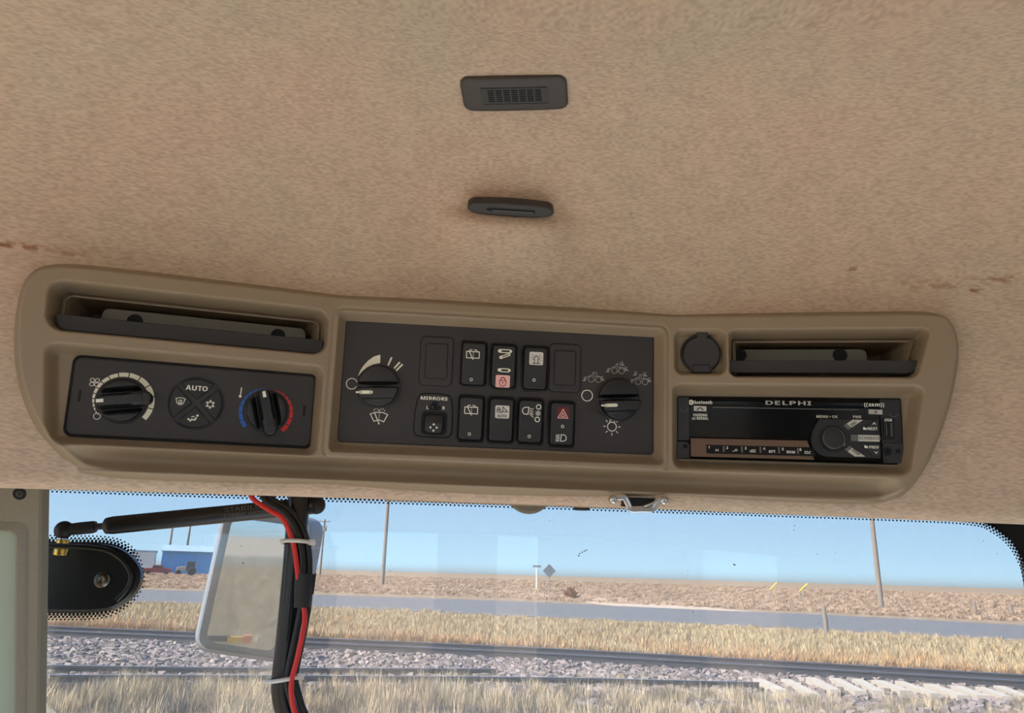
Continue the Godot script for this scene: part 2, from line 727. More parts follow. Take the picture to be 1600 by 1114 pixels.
# the headliner cloth: brushed fibres that run across the cab, soft blotches, and the rusty dirt spots seen near both ends of the console
func make_fabric() -> StandardMaterial3D:
	var w := 1700
	var h := 1000
	var fine := FastNoiseLite.new()
	fine.seed = 21
	fine.frequency = 0.85
	fine.fractal_octaves = 1
	var im_f := fine.get_image(w / 3, h)
	im_f.resize(w, h, Image.INTERPOLATE_BILINEAR)
	var spec := FastNoiseLite.new()
	spec.seed = 22
	spec.frequency = 0.03
	spec.fractal_octaves = 3
	var im_s := spec.get_image(w, h)
	var blot := FastNoiseLite.new()
	blot.seed = 23
	blot.frequency = 0.035
	var im_b := blot.get_image(w / 8, h / 8)
	im_b.resize(w, h, Image.INTERPOLATE_CUBIC)
	im_f.convert(Image.FORMAT_L8)
	im_s.convert(Image.FORMAT_L8)
	im_b.convert(Image.FORMAT_L8)
	var fa := im_f.get_data()
	var sa := im_s.get_data()
	var ba := im_b.get_data()
	var out := PackedByteArray()
	out.resize(w * h * 3)
	for i in w * h:
		var f := 1.0 + (fa[i] - 128) * 0.0009 + (sa[i] - 128) * 0.0002
		var b := (ba[i] - 128) * 0.00022
		out[i * 3] = clampi(int(186.0 * (f + b)), 0, 255)
		out[i * 3 + 1] = clampi(int(165.0 * (f - b * 0.3)), 0, 255)
		out[i * 3 + 2] = clampi(int(142.0 * (f - b * 0.2)), 0, 255)
	var im := Image.create_from_data(w, h, false, Image.FORMAT_RGB8, out)
	# rusty dirt marks: (s, u) in metres, half width, half height, strength, count of specks
	var rng := RandomNumberGenerator.new()
	rng.seed = 77
	for mark in [[-0.4056, 0.1264, 0.012, 0.003, 0.40, 10], [-0.3927, 0.1273, 0.008, 0.003, 0.42, 9], [-0.37, 0.1275, 0.03, 0.003, 0.16, 26], [0.378, 0.1400, 0.030, 0.006, 0.16, 44], [0.4002, 0.1344, 0.005, 0.0016, 0.55, 6], [0.4150, 0.1455, 0.022, 0.003, 0.28, 16], [0.30, 0.155, 0.004, 0.002, 0.4, 3]]:
		for j in int(mark[5]):
			var ps: float = mark[0] + rng.randfn(0.0, 0.5) * float(mark[2])
			var pu: float = mark[1] + rng.randfn(0.0, 0.5) * float(mark[3])
			var px := int((ps + 0.85) / 1.7 * w)
			var py := int((1.0 - (pu + 0.2) / 1.0) * h)
			var rx := rng.randi_range(1, 4)
			var ry := rng.randi_range(0, 1)
			for yy in range(py - ry, py + ry + 1):
				for xx in range(px - rx, px + rx + 1):
					if xx >= 0 and yy >= 0 and xx < w and yy < h:
						im.set_pixel(xx, yy, im.get_pixel(xx, yy).lerp(Color(0.50, 0.32, 0.21), float(mark[4]) * 0.75))
	im.generate_mipmaps()
	var m := plain("fabric", Color.WHITE, 0.95, 0.0, 0.2)
	m.albedo_texture = ImageTexture.create_from_image(im)
	m.texture_repeat = false
	m.rim_enabled = true
	m.rim = 0.25
	m.rim_tint = 0.8
	m.heightmap_enabled = true
	im_f.clear_mipmaps()
	m.heightmap_texture = ImageTexture.create_from_image(im_f)
	m.heightmap_scale = 0.02
	return m


func make_ground_material() -> StandardMaterial3D:
	var m := plain("ground", Color.WHITE, 0.95, 0.0, 0.2)
	m.albedo_texture = ramp_tex(0.02, 31, Color(0.56, 0.49, 0.42), Color(0.76, 0.69, 0.60), 1024, 5)
	m.uv1_triplanar = true
	m.uv1_world_triplanar = true
	m.uv1_scale = Vector3.ONE * 0.035
	m.detail_enabled = true
	m.detail_blend_mode = BaseMaterial3D.BLEND_MODE_MUL
	m.detail_albedo = ramp_tex(0.03, 32, Color(0.70, 0.66, 0.62), Color(1.0, 1.0, 0.98), 1024, 5)
	m.detail_uv_layer = BaseMaterial3D.DETAIL_UV_2
	m.uv2_triplanar = true
	m.uv2_world_triplanar = true
	m.uv2_scale = Vector3.ONE * 0.3
	return m


# ---------------------------------------------------------------- cab shell: unseen floor, walls and windows, invented to light the cab
func slab(a: Vector3, b: Vector3) -> ArrayMesh:
	var m := MB.new()
	m.box((a + b) * 0.5, (b - a).abs())
	return m.mesh()


func slabs(list: Array) -> ArrayMesh:
	var m := MB.new()
	for q in list:
		m.box((q[0] + q[1]) * 0.5, ((q[1] as Vector3) - q[0]).abs())
	return m.mesh()


func build_cab_shell() -> void:
	var e := EYE_H
	var f := e - 1.25
	setting("floor", slab(Vector3(-0.9, f - 0.06, -1.0), Vector3(0.9, f, 0.85)), M.bounce_mat, "unseen grey cab floor mat, made pale to bounce light")
	setting("ground_frame", slab(Vector3(-0.6, 0.0, -0.9), Vector3(0.6, f - 0.06, 0.8)), M.black_paint, "chassis block that carries the cab floor").set_meta("kind", "structure")
	setting("roof", slab(Vector3(-0.98, e + 0.47, -1.12), Vector3(0.98, e + 0.54, 0.95)), M.cab_paint, "outer roof panel of the cab")
	# sides: sill panel, top rail, posts, glass
	setting("wall_left", slabs([
		[Vector3(-0.92, f, -1.0), Vector3(-0.86, f + 0.35, 0.85)], [Vector3(-0.92, e + 0.36, -1.0), Vector3(-0.86, e + 0.47, 0.85)],
		[Vector3(-0.92, f + 0.35, -1.0), Vector3(-0.86, e + 0.36, -0.90)], [Vector3(-0.92, f + 0.35, 0.75), Vector3(-0.86, e + 0.36, 0.85)]]), M.cab_paint, "left cab wall with one large window opening")
	setting("window_2", slab(Vector3(-0.892, f + 0.35, -0.90), Vector3(-0.888, e + 0.36, 0.75)), M.side_glass, "clear left side window of the cab")
	# the right wall is closed in front, its window lies behind the driver
	setting("wall_right", slabs([
		[Vector3(0.86, f, -1.0), Vector3(0.92, e - 0.30, 0.85)], [Vector3(0.86, e + 0.36, -1.0), Vector3(0.92, e + 0.47, 0.85)],
		[Vector3(0.86, e - 0.30, -1.0), Vector3(0.92, e + 0.36, 0.02)], [Vector3(0.86, e - 0.30, 0.75), Vector3(0.92, e + 0.36, 0.85)]]), M.cab_paint, "right cab wall with a window behind the driver")
	setting("window_3", slab(Vector3(0.888, e - 0.30, 0.02), Vector3(0.892, e + 0.36, 0.75)), M.side_glass, "clear right side window of the cab")
	# unseen rear wall: wide opening added for fill light, narrow for reflected band
	setting("wall_rear", slabs([
		[Vector3(-0.86, f, 0.79), Vector3(0.86, e - 0.60, 0.85)], [Vector3(-0.86, e + 0.28, 0.79), Vector3(0.86, e + 0.47, 0.85)],
		[Vector3(-0.86, e - 0.60, 0.79), Vector3(-0.80, e + 0.28, 0.85)], [Vector3(-0.02, e - 0.60, 0.79), Vector3(0.19, e + 0.28, 0.85)],
		[Vector3(0.19, e - 0.60, 0.79), Vector3(0.335, e - 0.32, 0.85)], [Vector3(0.335, e - 0.60, 0.79), Vector3(0.86, e + 0.28, 0.85)]]), M.cab_paint, "unseen cab rear wall, its wide and narrow openings added for fill light and a reflected band")
	setting("added_window_4", slab(Vector3(0.19, e - 0.32, 0.818), Vector3(0.335, e + 0.28, 0.822)), M.side_glass, "unseen narrow rear window, added for a reflected band in the windscreen")
	setting("added_window_5", slab(Vector3(-0.80, e - 0.60, 0.818), Vector3(-0.02, e + 0.28, 0.822)), M.side_glass, "unseen wide rear window, added to let in fill light")
	# front wall below the windscreen and the outer panel above it
	setting("wall_front", slabs([
		[Vector3(-0.86, f, -1.0), Vector3(0.86, e - 0.95, -0.94)], [Vector3(-0.86, e + 0.115, -1.0), Vector3(0.86, e + 0.47, -0.94)],
		[Vector3(-0.86, e - 0.95, -1.0), Vector3(-0.80, e + 0.115, -0.94)], [Vector3(0.80, e - 0.95, -1.0), Vector3(0.86, e + 0.115, -0.94)]]), M.cab_paint, "front wall round the windscreen opening")


# ---------------------------------------------------------------- headliner
func slot_bulge(s: float, u: float) -> float:
	# the cloth is drawn out over the lower lip of the slot bezel and dips in beside it
	var ds := (s + 0.0048) / 0.055
	var du := (u - 0.193) / (0.010 if u > 0.193 else 0.048)
	var b := 0.017 * exp(-ds * ds * ds * ds - du * du)
	return b


func build_headliner() -> void:
	var prof := []  # (t, d, u)
	prof.append(Vector3(-0.030, -0.30, -0.190))
	prof.append(Vector3(-0.043, -0.15, -0.165))
	for i in 4:
		prof.append(Vector3(lerpf(-0.048, -0.0585, i / 3.0), lerpf(-0.10, -0.030, i / 3.0), lerpf(-0.14, -0.082, i / 3.0)))
	for i in 7:
		var a := PI / 2 * i / 6.0
		prof.append(Vector3(-0.0500 - 0.0100 * cos(a), -0.0200 + 0.0100 * sin(a), -0.066 + 0.016 * i / 6.0))
	var t := -0.046
	while t < 0.1205:
		prof.append(Vector3(t, -0.010, t))
		t += 0.004
	var rad := 0.175
	var steps := 60
	var top := 0.0
	for i in steps + 1:
		var a := deg_to_rad(83.5) * i / steps
		prof.append(Vector3(0.122 + rad * sin(a), -0.010 + rad * (1.0 - cos(a)), 0.122 + rad * a))
	var cols := 341
	var pts := PackedVector3Array()
	var uvs := PackedVector2Array()
	for r in prof.size():
		var q: Vector3 = prof[r]
		for c in cols:
			var s := -0.85 + 1.7 * c / (cols - 1)
			var d := q.y
			var tt := q.x
			if q.z > 0.1 and q.z < 0.32:
				var b := slot_bulge(s, q.z)
				var a := maxf(0.0, (q.z - 0.122) / rad)
				d += b * cos(a)
				tt -= b * sin(a)
			pts.append(on_liner(s, tt, d))
			uvs.append(Vector2((s + 0.85) / 1.7, 1.0 - (q.z + 0.2)))
	# roof: from the last row straight back over the driver
	var base := pts.size() - cols
	for r in range(1, 25):
		var k := r / 24.0
		for c in cols:
			var p := pts[base + c]
			var s := -0.85 + 1.7 * c / (cols - 1)
			pts.append(Vector3(lerpf(p.x, s * 1.01, smoothstep(0.0, 1.0, k)), p.y + 0.02 * k, lerpf(p.z, 0.80, k)))
			uvs.append(Vector2((s + 0.85) / 1.7, 1.0 - minf(0.99, 0.577 + 0.42 * k)))
	# the cloth is cut out behind the console
	make_outline()
	var total := prof.size() + 24
	var keep := PackedByteArray()
	keep.resize(total * cols)
	keep.fill(1)
	for r in prof.size():
		var q: Vector3 = prof[r]
		if q.y > -0.0095 or q.x > 0.112 or q.x < -0.048 or q.z < -0.05:
			continue
		for c in cols:
			var s := -0.85 + 1.7 * c / (cols - 1)
			if absf(s) < 0.41 and sd_outline(Vector2(s + 0.0025, q.x + 0.002)) < (-0.0080 if absf(s) < 0.29 else -0.0150):
				keep[r * cols + c] = 0
	var m := MB.new()
	m.grid(pts, total, cols, Vector3(0, -0.7, 0.7), uvs, false, keep)
	setting("ceiling", m.mesh(), M.fabric, "tan brushed cloth headliner")


# ---------------------------------------------------------------- windscreen
const GLASS_Z := -0.95

func build_windscreen() -> void:
	var e := EYE_H
	var w := setting("window_1", slab(Vector3(-0.80, e - 0.95, GLASS_Z - 0.003), Vector3(0.80, e + 0.115, GLASS_Z + 0.003)), M.windscreen_glass, "large windscreen with dotted black border, tint added to dim the outdoors")
	var z := GLASS_Z + 0.0034
	# printed border: solid band along the top, rounded at the right, and the patch behind the hinge bracket
	var band := []   # inner edge of the solid print, left to right, then down the right side
	for p in [[-0.80, 0.0885], [-0.30, 0.0885], [0.20, 0.0890], [0.60, 0.0890], [0.70, 0.0865], [0.728, 0.0775], [0.750, 0.0600], [0.762, 0.0370], [0.7665, 0.0100], [0.7680, -0.10], [0.772, -0.95]]:
		band.append(Vector2(p[0], p[1]))
	var solid := MB.new()
	for i in band.size() - 1:
		var a: Vector2 = band[i]
		var b: Vector2 = band[i + 1]
		var oa := Vector2(a.x, 0.115) if i < 4 else (Vector2(0.80, 0.115) if i < 7 else Vector2(0.80, a.y))
		var ob := Vector2(b.x, 0.115) if i + 1 < 4 else (Vector2(0.80, 0.115) if i + 1 < 7 else Vector2(0.80, b.y))
		solid.quad(Vector3(a.x, e + a.y, z), Vector3(b.x, e + b.y, z), Vector3(ob.x, e + ob.y, z), Vector3(oa.x, e + oa.y, z), Vector3(0, 0, 1))
	part(w, "border_print", solid.mesh(), M.frit_black)
	var patch := PackedVector2Array()
	for p in smooth_path([Vector2(-0.62, 0.0225), Vector2(-0.46, 0.0225), Vector2(-0.398, 0.0225), Vector2(-0.372, 0.0120), Vector2(-0.3585, -0.010), Vector2(-0.3575, -0.028), Vector2(-0.372, -0.046), Vector2(-0.396, -0.0555), Vector2(-0.46, -0.0575), Vector2(-0.62, -0.0575)], 5):
		patch.append(Vector2(p.x, p.y + e))
	var pm := MB.new()
	pm.prism(patch, z, z + 0.0002)
	part(w, "bracket_print", pm.mesh(), M.frit_black)
	# dots: rows beside each solid edge, smaller further out
	var dots := MB.new()
	var top_line := smooth_path(band.slice(0, 10), 8)
	dot_rows(dots, top_line, 3, 0.0052, 1.0, z)
	var ring := []
	for q in patch:
		if q.x > -0.60:
			ring.append(Vector2(q.x, q.y - e))
	dot_rows(dots, ring, 3, 0.0044, -1.0, z)
	var d := part(w, "border_dots", dots.mesh(), M.frit_black)
	d.set_meta("kind", "stuff")
	# chips and dried specks on the glass
	var rng := RandomNumberGenerator.new()
	rng.seed = 5
	var specks := MB.new()
	for i in 46:
		var c := Vector3(rng.randf_range(-0.45, 0.75), e + rng.randf_range(-0.12, 0.07), z)
		blot(specks, c, rng.randf_range(0.0003, 0.0009))
	for q in [[0.1703, 0.0268], [0.1735, 0.0285], [0.1765, 0.0300], [0.1690, 0.0240], [0.1790, 0.0310]]:
		blot(specks, Vector3(q[0], e + q[1], z), 0.0011)
	for q in [[0.3685, 0.0191], [0.3700, 0.0186]]:
		blot(specks, Vector3(q[0], e + q[1], z), 0.0012)
	var so := part(w, "dirt_specks", specks.mesh(), M.pole_wood)
	so.set_meta("kind", "stuff")


func blot(m: MB, c: Vector3, r: float) -> void:
	for i in 6:
		m.tri(c, c + Vector3(cos(TAU * i / 6) * r, sin(TAU * i / 6) * r * 0.8, 0), c + Vector3(cos(TAU * (i + 1) / 6) * r, sin(TAU * (i + 1) / 6) * r * 0.8, 0), Vector3(0, 0, 1))


func dot_rows(m: MB, line: Array, rows: int, step: float, side: float, z: float) -> void:
	# walk the line at equal steps; rows are set off to its right-hand side (towards the clear glass), every other row shifted by half a step
	var length := 0.0
	for i in line.size() - 1:
		length += (line[i] as Vector2).distance_to(line[i + 1])
	for row in rows:
		var r: float = step * [0.42, 0.34, 0.25, 0.18][row]
		var walk := step * (0.5 if row % 2 else 0.0)
		var i := 0
		var done := 0.0
		while walk < length:
			while i < line.size() - 2 and done + (line[i] as Vector2).distance_to(line[i + 1]) < walk:
				done += (line[i] as Vector2).distance_to(line[i + 1])
				i += 1
			var a: Vector2 = line[i]
			var b: Vector2 = line[i + 1]
			var dir := (b - a).normalized()
			var p := a + dir * (walk - done) + Vector2(dir.y, -dir.x) * side * (row * step * 0.62 + step * 0.28)
			blot6(m, Vector3(p.x, EYE_H + p.y, z), r)
			walk += step


func blot6(m: MB, c: Vector3, r: float) -> void:
	for i in 7:
		m.tri(c, c + Vector3(cos(TAU * i / 7) * r, sin(TAU * i / 7) * r, 0), c + Vector3(cos(TAU * (i + 1) / 7) * r, sin(TAU * (i + 1) / 7) * r, 0), Vector3(0, 0, 1))


# ---------------------------------------------------------------- overhead console
var outline: PackedVector2Array

func sd_rr(p: Vector2, x0: float, x1: float, y0: float, y1: float, r: float) -> float:
	var c := Vector2((x0 + x1) * 0.5, (y0 + y1) * 0.5)
	var h := Vector2((x1 - x0) * 0.5 - r, (y1 - y0) * 0.5 - r)
	var q := (p - c).abs() - h
	return Vector2(maxf(q.x, 0.0), maxf(q.y, 0.0)).length() + minf(maxf(q.x, q.y), 0.0) - r


func sd_outline(p: Vector2) -> float:
	var best := 1e9
	var inside := false
	var cnt := outline.size()
	var b := outline[cnt - 1]
	for i in cnt:
		var a := outline[i]
		var e := b - a
		var w := p - a
		var q := w - e * clampf(w.dot(e) / e.length_squared(), 0.0, 1.0)
		best = minf(best, q.length_squared())
		if (a.y > p.y) != (b.y > p.y) and p.x < (b.x - a.x) * (p.y - a.y) / (b.y - a.y) + a.x:
			inside = not inside
		b = a
	return -sqrt(best) if inside else sqrt(best)


const FACE := 0.010

# sunk from the level FROM to FLOOR over a wall WALL wide that starts at the edge, with a small rounded lip
func sunk(e: float, from: float, to: float, wall: float) -> float:
	if e <= -0.0015:
		return from
	return lerpf(from, to, smoothstep(0.0, 1.0, clampf((e + 0.0015) / (wall + 0.0015), 0.0, 1.0)))


func console_depth(s: float, t: float) -> float:
	var p := Vector2(s, t)
	var d := FACE
	if not (s > -0.335 and s < 0.315 and t > -0.032 and t < 0.099):
		var e := lerpf(0.0033, 0.0055, smoothstep(-0.05, 0.0, t)) - sd_outline(p)
		if e < -0.004:
			return -0.0340
		if e < 0.018:
			# outer flank, then a tight rounded crest
			var flank := -0.022 + 0.032 * e / 0.0120
			var h := clampf(0.5 + 0.5 * (FACE - flank) / 0.004, 0.0, 1.0)
			d = lerpf(FACE, flank, h) - 0.004 * h * (1.0 - h)
	var f := d
	# finger channel along the bottom
	var ch := absf(t + 0.0358 + 0.0008 * sin(s * 4.0)) / 0.0095
	if ch < 1.0 and s > -0.352 and s < 0.336:
		var ends := smoothstep(0.0, 1.0, clampf((s + 0.352) / 0.02, 0.0, 1.0)) * smoothstep(0.0, 1.0, clampf((0.336 - s) / 0.02, 0.0, 1.0))
		d = minf(d, f - 0.014 * ends * pow(cos(ch * PI / 2), 0.8))
	# sloping lead-in above the channel
	# left tray pocket
	var lean := (t - 0.078) * 0.10
	d = minf(d, sunk(-sd_rr(p, -0.3705 - lean * 0.5, -0.1615, 0.0610, 0.0985, 0.011), d, -0.016, 0.0045))
	# climate unit pocket
	d = minf(d, sunk(-sd_rr(p, -0.3640 - (t - 0.012) * 0.12, -0.1615, -0.0255, 0.0500, 0.009), d, -0.0065, 0.0065))
	# socket pocket
	d = minf(d, sunk(-sd_rr(p, 0.1500, 0.1955, 0.0595, 0.0990, 0.008), d, -0.001, 0.0040))
	# right tray pocket, its right end leaning
	d = minf(d, sunk(-sd_rr(p, 0.1985, 0.3545 + (t - 0.078) * 0.30, 0.0580, 0.0985, 0.006), d, -0.016, 0.0045))
	# radio pocket
	d = minf(d, sunk(-sd_rr(p, 0.1480, 0.3465 + (t - 0.0135) * 0.20, -0.0230, 0.0500, 0.008), d, -0.0075, 0.0065))
	# switch panel surround: a fine groove, a flat rim, then a slope down to the plate
	var e2 := -sd_rr(p, -0.1550, 0.1425, -0.0260, 0.1020, 0.008)
	if e2 > -0.003 and e2 < 0.0012:
		d = minf(d, FACE - 0.0012 * (1.0 - absf(e2 + 0.0009) / 0.0021))
	var e3 := -sd_rr(p, -0.1515, 0.1390, -0.0215, 0.1000, 0.006)
	if e3 > 0.0:
		d = minf(d, sunk(e3, FACE, -0.0040, 0.0080))
	return d


func make_outline() -> void:
	var key := [[-0.3713, 0.116], [-0.3839, 0.1116], [-0.392, 0.1007], [-0.3947, 0.0824], [-0.394, 0.0572], [-0.3899, 0.0328], [-0.3822, 0.0088], [-0.3699, -0.0148], [-0.3524, -0.0357], [-0.340, -0.0460], [-0.326, -0.0500], [-0.306, -0.0518], [-0.27, -0.0523], [-0.1557, -0.0530], [0.0077, -0.0535], [0.176, -0.0530], [0.27, -0.0525], [0.300, -0.0520], [0.320, -0.0503], [0.3350, -0.0450], [0.3475, -0.033], [0.3599, -0.0108], [0.3712, 0.0161], [0.3801, 0.0432], [0.3861, 0.0704], [0.3876, 0.087], [0.3855, 0.1009], [0.3792, 0.1122], [0.3695, 0.1168], [0.356, 0.1183], [0.335, 0.1187], [0.2331, 0.1187], [0.1199, 0.1192], [0.0014, 0.1192], [-0.114, 0.1192], [-0.2535, 0.1187], [-0.335, 0.1185], [-0.358, 0.1178]]
	var pts := []
	for q in key:
		pts.append(Vector2(q[0], q[1]))
	outline = PackedVector2Array(smooth_path(pts, 3, true))


# inside of a hollow: normals look towards the ring centres, the last ring is closed
func pocket_rings(m: MB, list: Array) -> void:
	for i in list.size() - 1:
		var cnt: int = list[i].size()
		var mid := Vector3.ZERO
		for q in list[i]:
			mid += q
		mid /= cnt
		for j in cnt:
			var a: Vector3 = list[i][j]
			var b: Vector3 = list[i][(j + 1) % cnt]
			var c: Vector3 = list[i + 1][(j + 1) % cnt]
			var d: Vector3 = list[i + 1][j]
			m.quad(a, b, c, d, mid - (a + b) * 0.5)
	var last: PackedVector3Array = list[list.size() - 1]
	var mid2 := Vector3.ZERO
	for q in last:
		mid2 += q
	mid2 /= last.size()
	for j in last.size():
		m.tri(mid2, last[j], last[(j + 1) % last.size()], Vector3(0, 0, 1))


func build_console() -> void:
	var s0 := -0.4065
	var t0 := -0.0655
	var step := 0.001
	var cols := 807
	var rows := 198
	var p := PackedVector3Array()
	var keep := PackedByteArray()
	p.resize(rows * cols)
	keep.resize(rows * cols)
	for r in rows:
		var t := t0 + r * step
		for c in cols:
			var s := s0 + c * step
			var d := console_depth(s, t)
			keep[r * cols + c] = 1
			if d <= -0.0326:
				keep[r * cols + c] = 0
			elif d <= -0.0158 and t > 0.055 and t < 0.105 and (-sd_rr(Vector2(s, t), -0.3660, -0.1660, 0.0655, 0.0940, 0.007) > 0.0008 or -sd_rr(Vector2(s, t), 0.2030, 0.3500 + (t - 0.078) * 0.30, 0.0625, 0.0940, 0.003) > 0.0008):
				keep[r * cols + c] = 2
			p[r * cols + c] = on_console(s, t, d)
	var k2 := PackedByteArray()
	k2.resize(rows * cols)
	for r in rows - 1:
		for c in cols - 1:
			var q := [keep[r * cols + c], keep[r * cols + c + 1], keep[(r + 1) * cols + c], keep[(r + 1) * cols + c + 1]]
			if q.max() > 0 and q.min() < 2:
				k2[r * cols + c] = 1
	var m := MB.new()
	m.grid(p, rows, cols, Vector3(0, 0, 1), PackedVector2Array(), false, k2)
	var o := thing("overhead_console", "long olive-brown moulded plastic console set into the headliner above the windscreen", "console")
	part(o, "moulding", m.mesh(), M.console_plastic)
	# deep tray pockets behind the two openings
	for k in 2:
		var x0: float = [-0.3662, 0.2028][k]
		var x1: float = [-0.1658, 0.3502][k]
		var ring_list := []
		for q in [[0.0, -0.0125], [0.0015, -0.024], [0.003, -0.045], [0.004, -0.075], [0.006, -0.078]]:
			var ring := PackedVector3Array()
			var inset: float = q[0]
			for w in rrect(x1 - x0 - inset * 5.0, (0.0322 if k == 1 else 0.0292) - inset * 1.4, 0.0065 if k == 0 else 0.003, Vector2((x0 + x1) * 0.5, 0.0781 if k == 1 else 0.0798), 4):
				var lean := (w.y - 0.078) * 0.30 if k == 1 and w.x > 0.3 else 0.0
				ring.append(on_console(w.x + lean, w.y, q[1]))
			ring_list.append(ring)
		var pm := MB.new()
		pocket_rings(pm, ring_list)
		part(o, "tray_pocket", pm.mesh(), M.console_plastic)
	# the thin rib between socket and tray
	var fr := console_frame(0.1970, 0.079, 0.0)
	var rib := MB.new(0.001)
	rib.prism(rrect(1.7, 39.0, 0.7), -40.0, 9.0, 0.4)
	part(o, "divider_rib", rib.mesh(), M.console_plastic, fr)


# pale retaining strip with two finger holes at the back of each tray, and the black liner whose lip closes the front
func build_trays() -> void:
	for k in 2:
		var s0: float = [-0.3391, 0.2005][k]
		var s1: float = [-0.1763, 0.3190][k]
		var frame := console_frame((s0 + s1) * 0.5, 0.0, -0.024)
		var w := (s1 - s0) * 1000.0
		var poly := PackedVector2Array()
		var top := 88.0
		var r := 5.0
		var raw := [Vector2(-w / 2, 68.2), Vector2(-w / 2, top - r), Vector2(-w / 2 + 1.5, top - 1.5), Vector2(-w / 2 + r, top)] if k == 0 else [Vector2(-w / 2, 68.2), Vector2(-w / 2, top - 0.5), Vector2(-w / 2 + 0.5, top)]
		for q in raw:
			poly.append(q)
		for q in [Vector2(w / 2 - r, top), Vector2(w / 2 - 1.5, top - 1.5), Vector2(w / 2, top - r), Vector2(w / 2, 68.2)]:
			poly.append(q)
		var m := MB.new(0.001)
		m.prism(poly, -14.0, 0.0, 0.6)
		var holder := thing("retaining_strip", ["pale grey plastic strip with two finger holes in the open tray above the climate unit", "pale grey plastic strip with two finger holes in the open tray above the radio"][k], "strip", frame, "strips at the back of the console trays")
		part(holder, "strip", m.mesh(), M.strip_grey)
		for hs in [[-0.3143, -0.2000], [0.2099, 0.2964]][k]:
			var hole := MB.new(0.001)
			var hp := PackedVector2Array()
			for i in 20:
				hp.append(Vector2.from_angle(TAU * i / 20) * 6.2 + Vector2((float(hs) - (s0 + s1) * 0.5) * 1000.0, 79.0 if k == 0 else 82.5))
			hole.prism(hp, -0.5, 0.25)
			part(holder, "finger_hole", hole.mesh(), M.gap_black)
		var l0: float = [-0.3660, 0.1990][k]
		var l1: float = [-0.1630, 0.3540][k]
		var lf := console_frame((l0 + l1) * 0.5, 0.0680, 0.0)
		var lw := (l1 - l0) * 1000.0
		var lip := PackedVector2Array()
		if k == 0:
			lip = PackedVector2Array([Vector2(-lw / 2, 6.3), Vector2(-lw / 2 + 0.4, 1.5), Vector2(-lw / 2 + 2.5, -3.0), Vector2(-lw / 2 + 6, -6.0), Vector2(lw / 2 - 5, -6.2), Vector2(lw / 2 - 1.2, -3.5), Vector2(lw / 2, 1.0), Vector2(lw / 2, 6.3)])
		else:
			lip = PackedVector2Array([Vector2(-lw / 2, 5.0), Vector2(-lw / 2, -6.0), Vector2(lw / 2 - 9, -6.3), Vector2(lw / 2 - 4.5, -5.0), Vector2(lw / 2 - 1.5, 0.5), Vector2(lw / 2, 5.4)])
		var lm := MB.new(0.001)
		lm.prism(lip, -1.5, 2.0, 0.7)
		var liner := thing("tray_liner", ["long black rubber tray liner lying in the tray above the climate unit", "black rubber tray liner lying in the tray above the radio, beside the socket"][k], "tray liner", lf, "rubber liners in the console trays")
		part(liner, "front_lip", lm.mesh(), M.liner_rubber)
		var fm := MB.new(0.001)
		fm.box(Vector3(0, -1.6, -36.0), Vector3(lw - 16.0, 1.6, 70.0))
		part(liner, "tray_bottom", fm.mesh(), M.liner_rubber)


# ---------------------------------------------------------------- round knobs
# disc of radius R with a grip bar; angle = where its pointer looks; off = how far the bar sits from the middle
func knob(parent: Node3D, called: String, c: Vector2, r: float, angle: float, tall: float, bar_w: float, bar_long: float, bar_off: float, style: int, mat: Material, ink_mat: Material) -> MeshInstance3D:
	var m := MB.new(0.001)
	m.lathe([Vector2(r + 1.4, 0.0), Vector2(r + 1.4, 0.6), Vector2(r + 0.9, 1.2), Vector2(r + 0.3, 1.3)], 44)
	var ca := cos(angle)
	var sa := sin(angle)
	var zf := func(x: float, y: float) -> float:
		var u := x * ca + y * sa
		var v := -x * sa + y * ca - bar_off
		var rad := sqrt(x * x + y * y) / r
		var body := 8.0 - 1.5 * rad * rad
		var groove := 0.0
		if style == 0:
			# scooped on both sides of the bar
			groove = 5.5 * exp(-pow((absf(v) - bar_w * 0.5 - 2.2) / 2.6, 2.0))
		else:
			# one deep cut on the far side of the bar
			groove = 6.5 * exp(-pow((v * style + bar_w * 0.5 + 2.0) / 2.4, 4.0))
		var z := body - groove
		var k := smoothstep(bar_w * 0.5 + 1.2, bar_w * 0.5 - 0.9, absf(v))
		return lerpf(z, tall - 0.0025 * u * u, k)
	m.pillow(r * 2.0, r * 2.0, r, 40, 40, zf, 0.5, 0.7)
	if bar_long > r:
		# the tail of the grip reaches past the skirt
		var tail := MB.new(0.001)
		var b2 := Basis(Vector3.BACK, angle + PI)
		var tz := func(_x: float, _y: float) -> float: return tall - 0.9
		tail.pillow(bar_long - r * 0.3, bar_w * 1.25, bar_w * 0.6, 10, 8, tz, 2.0, 1.2, Vector2((bar_long + r * 0.3) * 0.5, -bar_off))
		for i in tail.v.size():
			m.v.append(b2 * tail.v[i])
			m.n.append(b2 * tail.n[i])
			m.uv.append(Vector2.ZERO)
		var shift := m.v.size() - tail.v.size()
		for i in tail.idx:
			m.idx.append(i + shift)
	var o := part(parent, called, m.mesh(), mat, off(Vector3(c.x, c.y, 0) * 0.001))
	var dir := Vector2(ca, sa)
	var sd := Vector2(-sa, ca)
	var ink := Ink.new(func(_x: float, _y: float) -> float: return tall + 0.05)
	if style == 0:
		ink.line([dir * (r - 5.5) + sd * bar_off, dir * (r - 0.4) + sd * bar_off], 2.6)
	else:
		ink.line([dir * (r * 0.28) + sd * bar_off, dir * (r * 0.78) + sd * bar_off], 2.9)
		ink.disc(dir * (r * 0.28) + sd * bar_off, 1.45)
		ink.disc(dir * (r * 0.78) + sd * bar_off, 1.45)
		ink.line([dir * (r * 0.78) + sd * bar_off, dir * (r + 0.2) + sd * bar_off], 1.5)
	part(o, "pointer_mark", ink.mesh(), ink_mat)
	return o


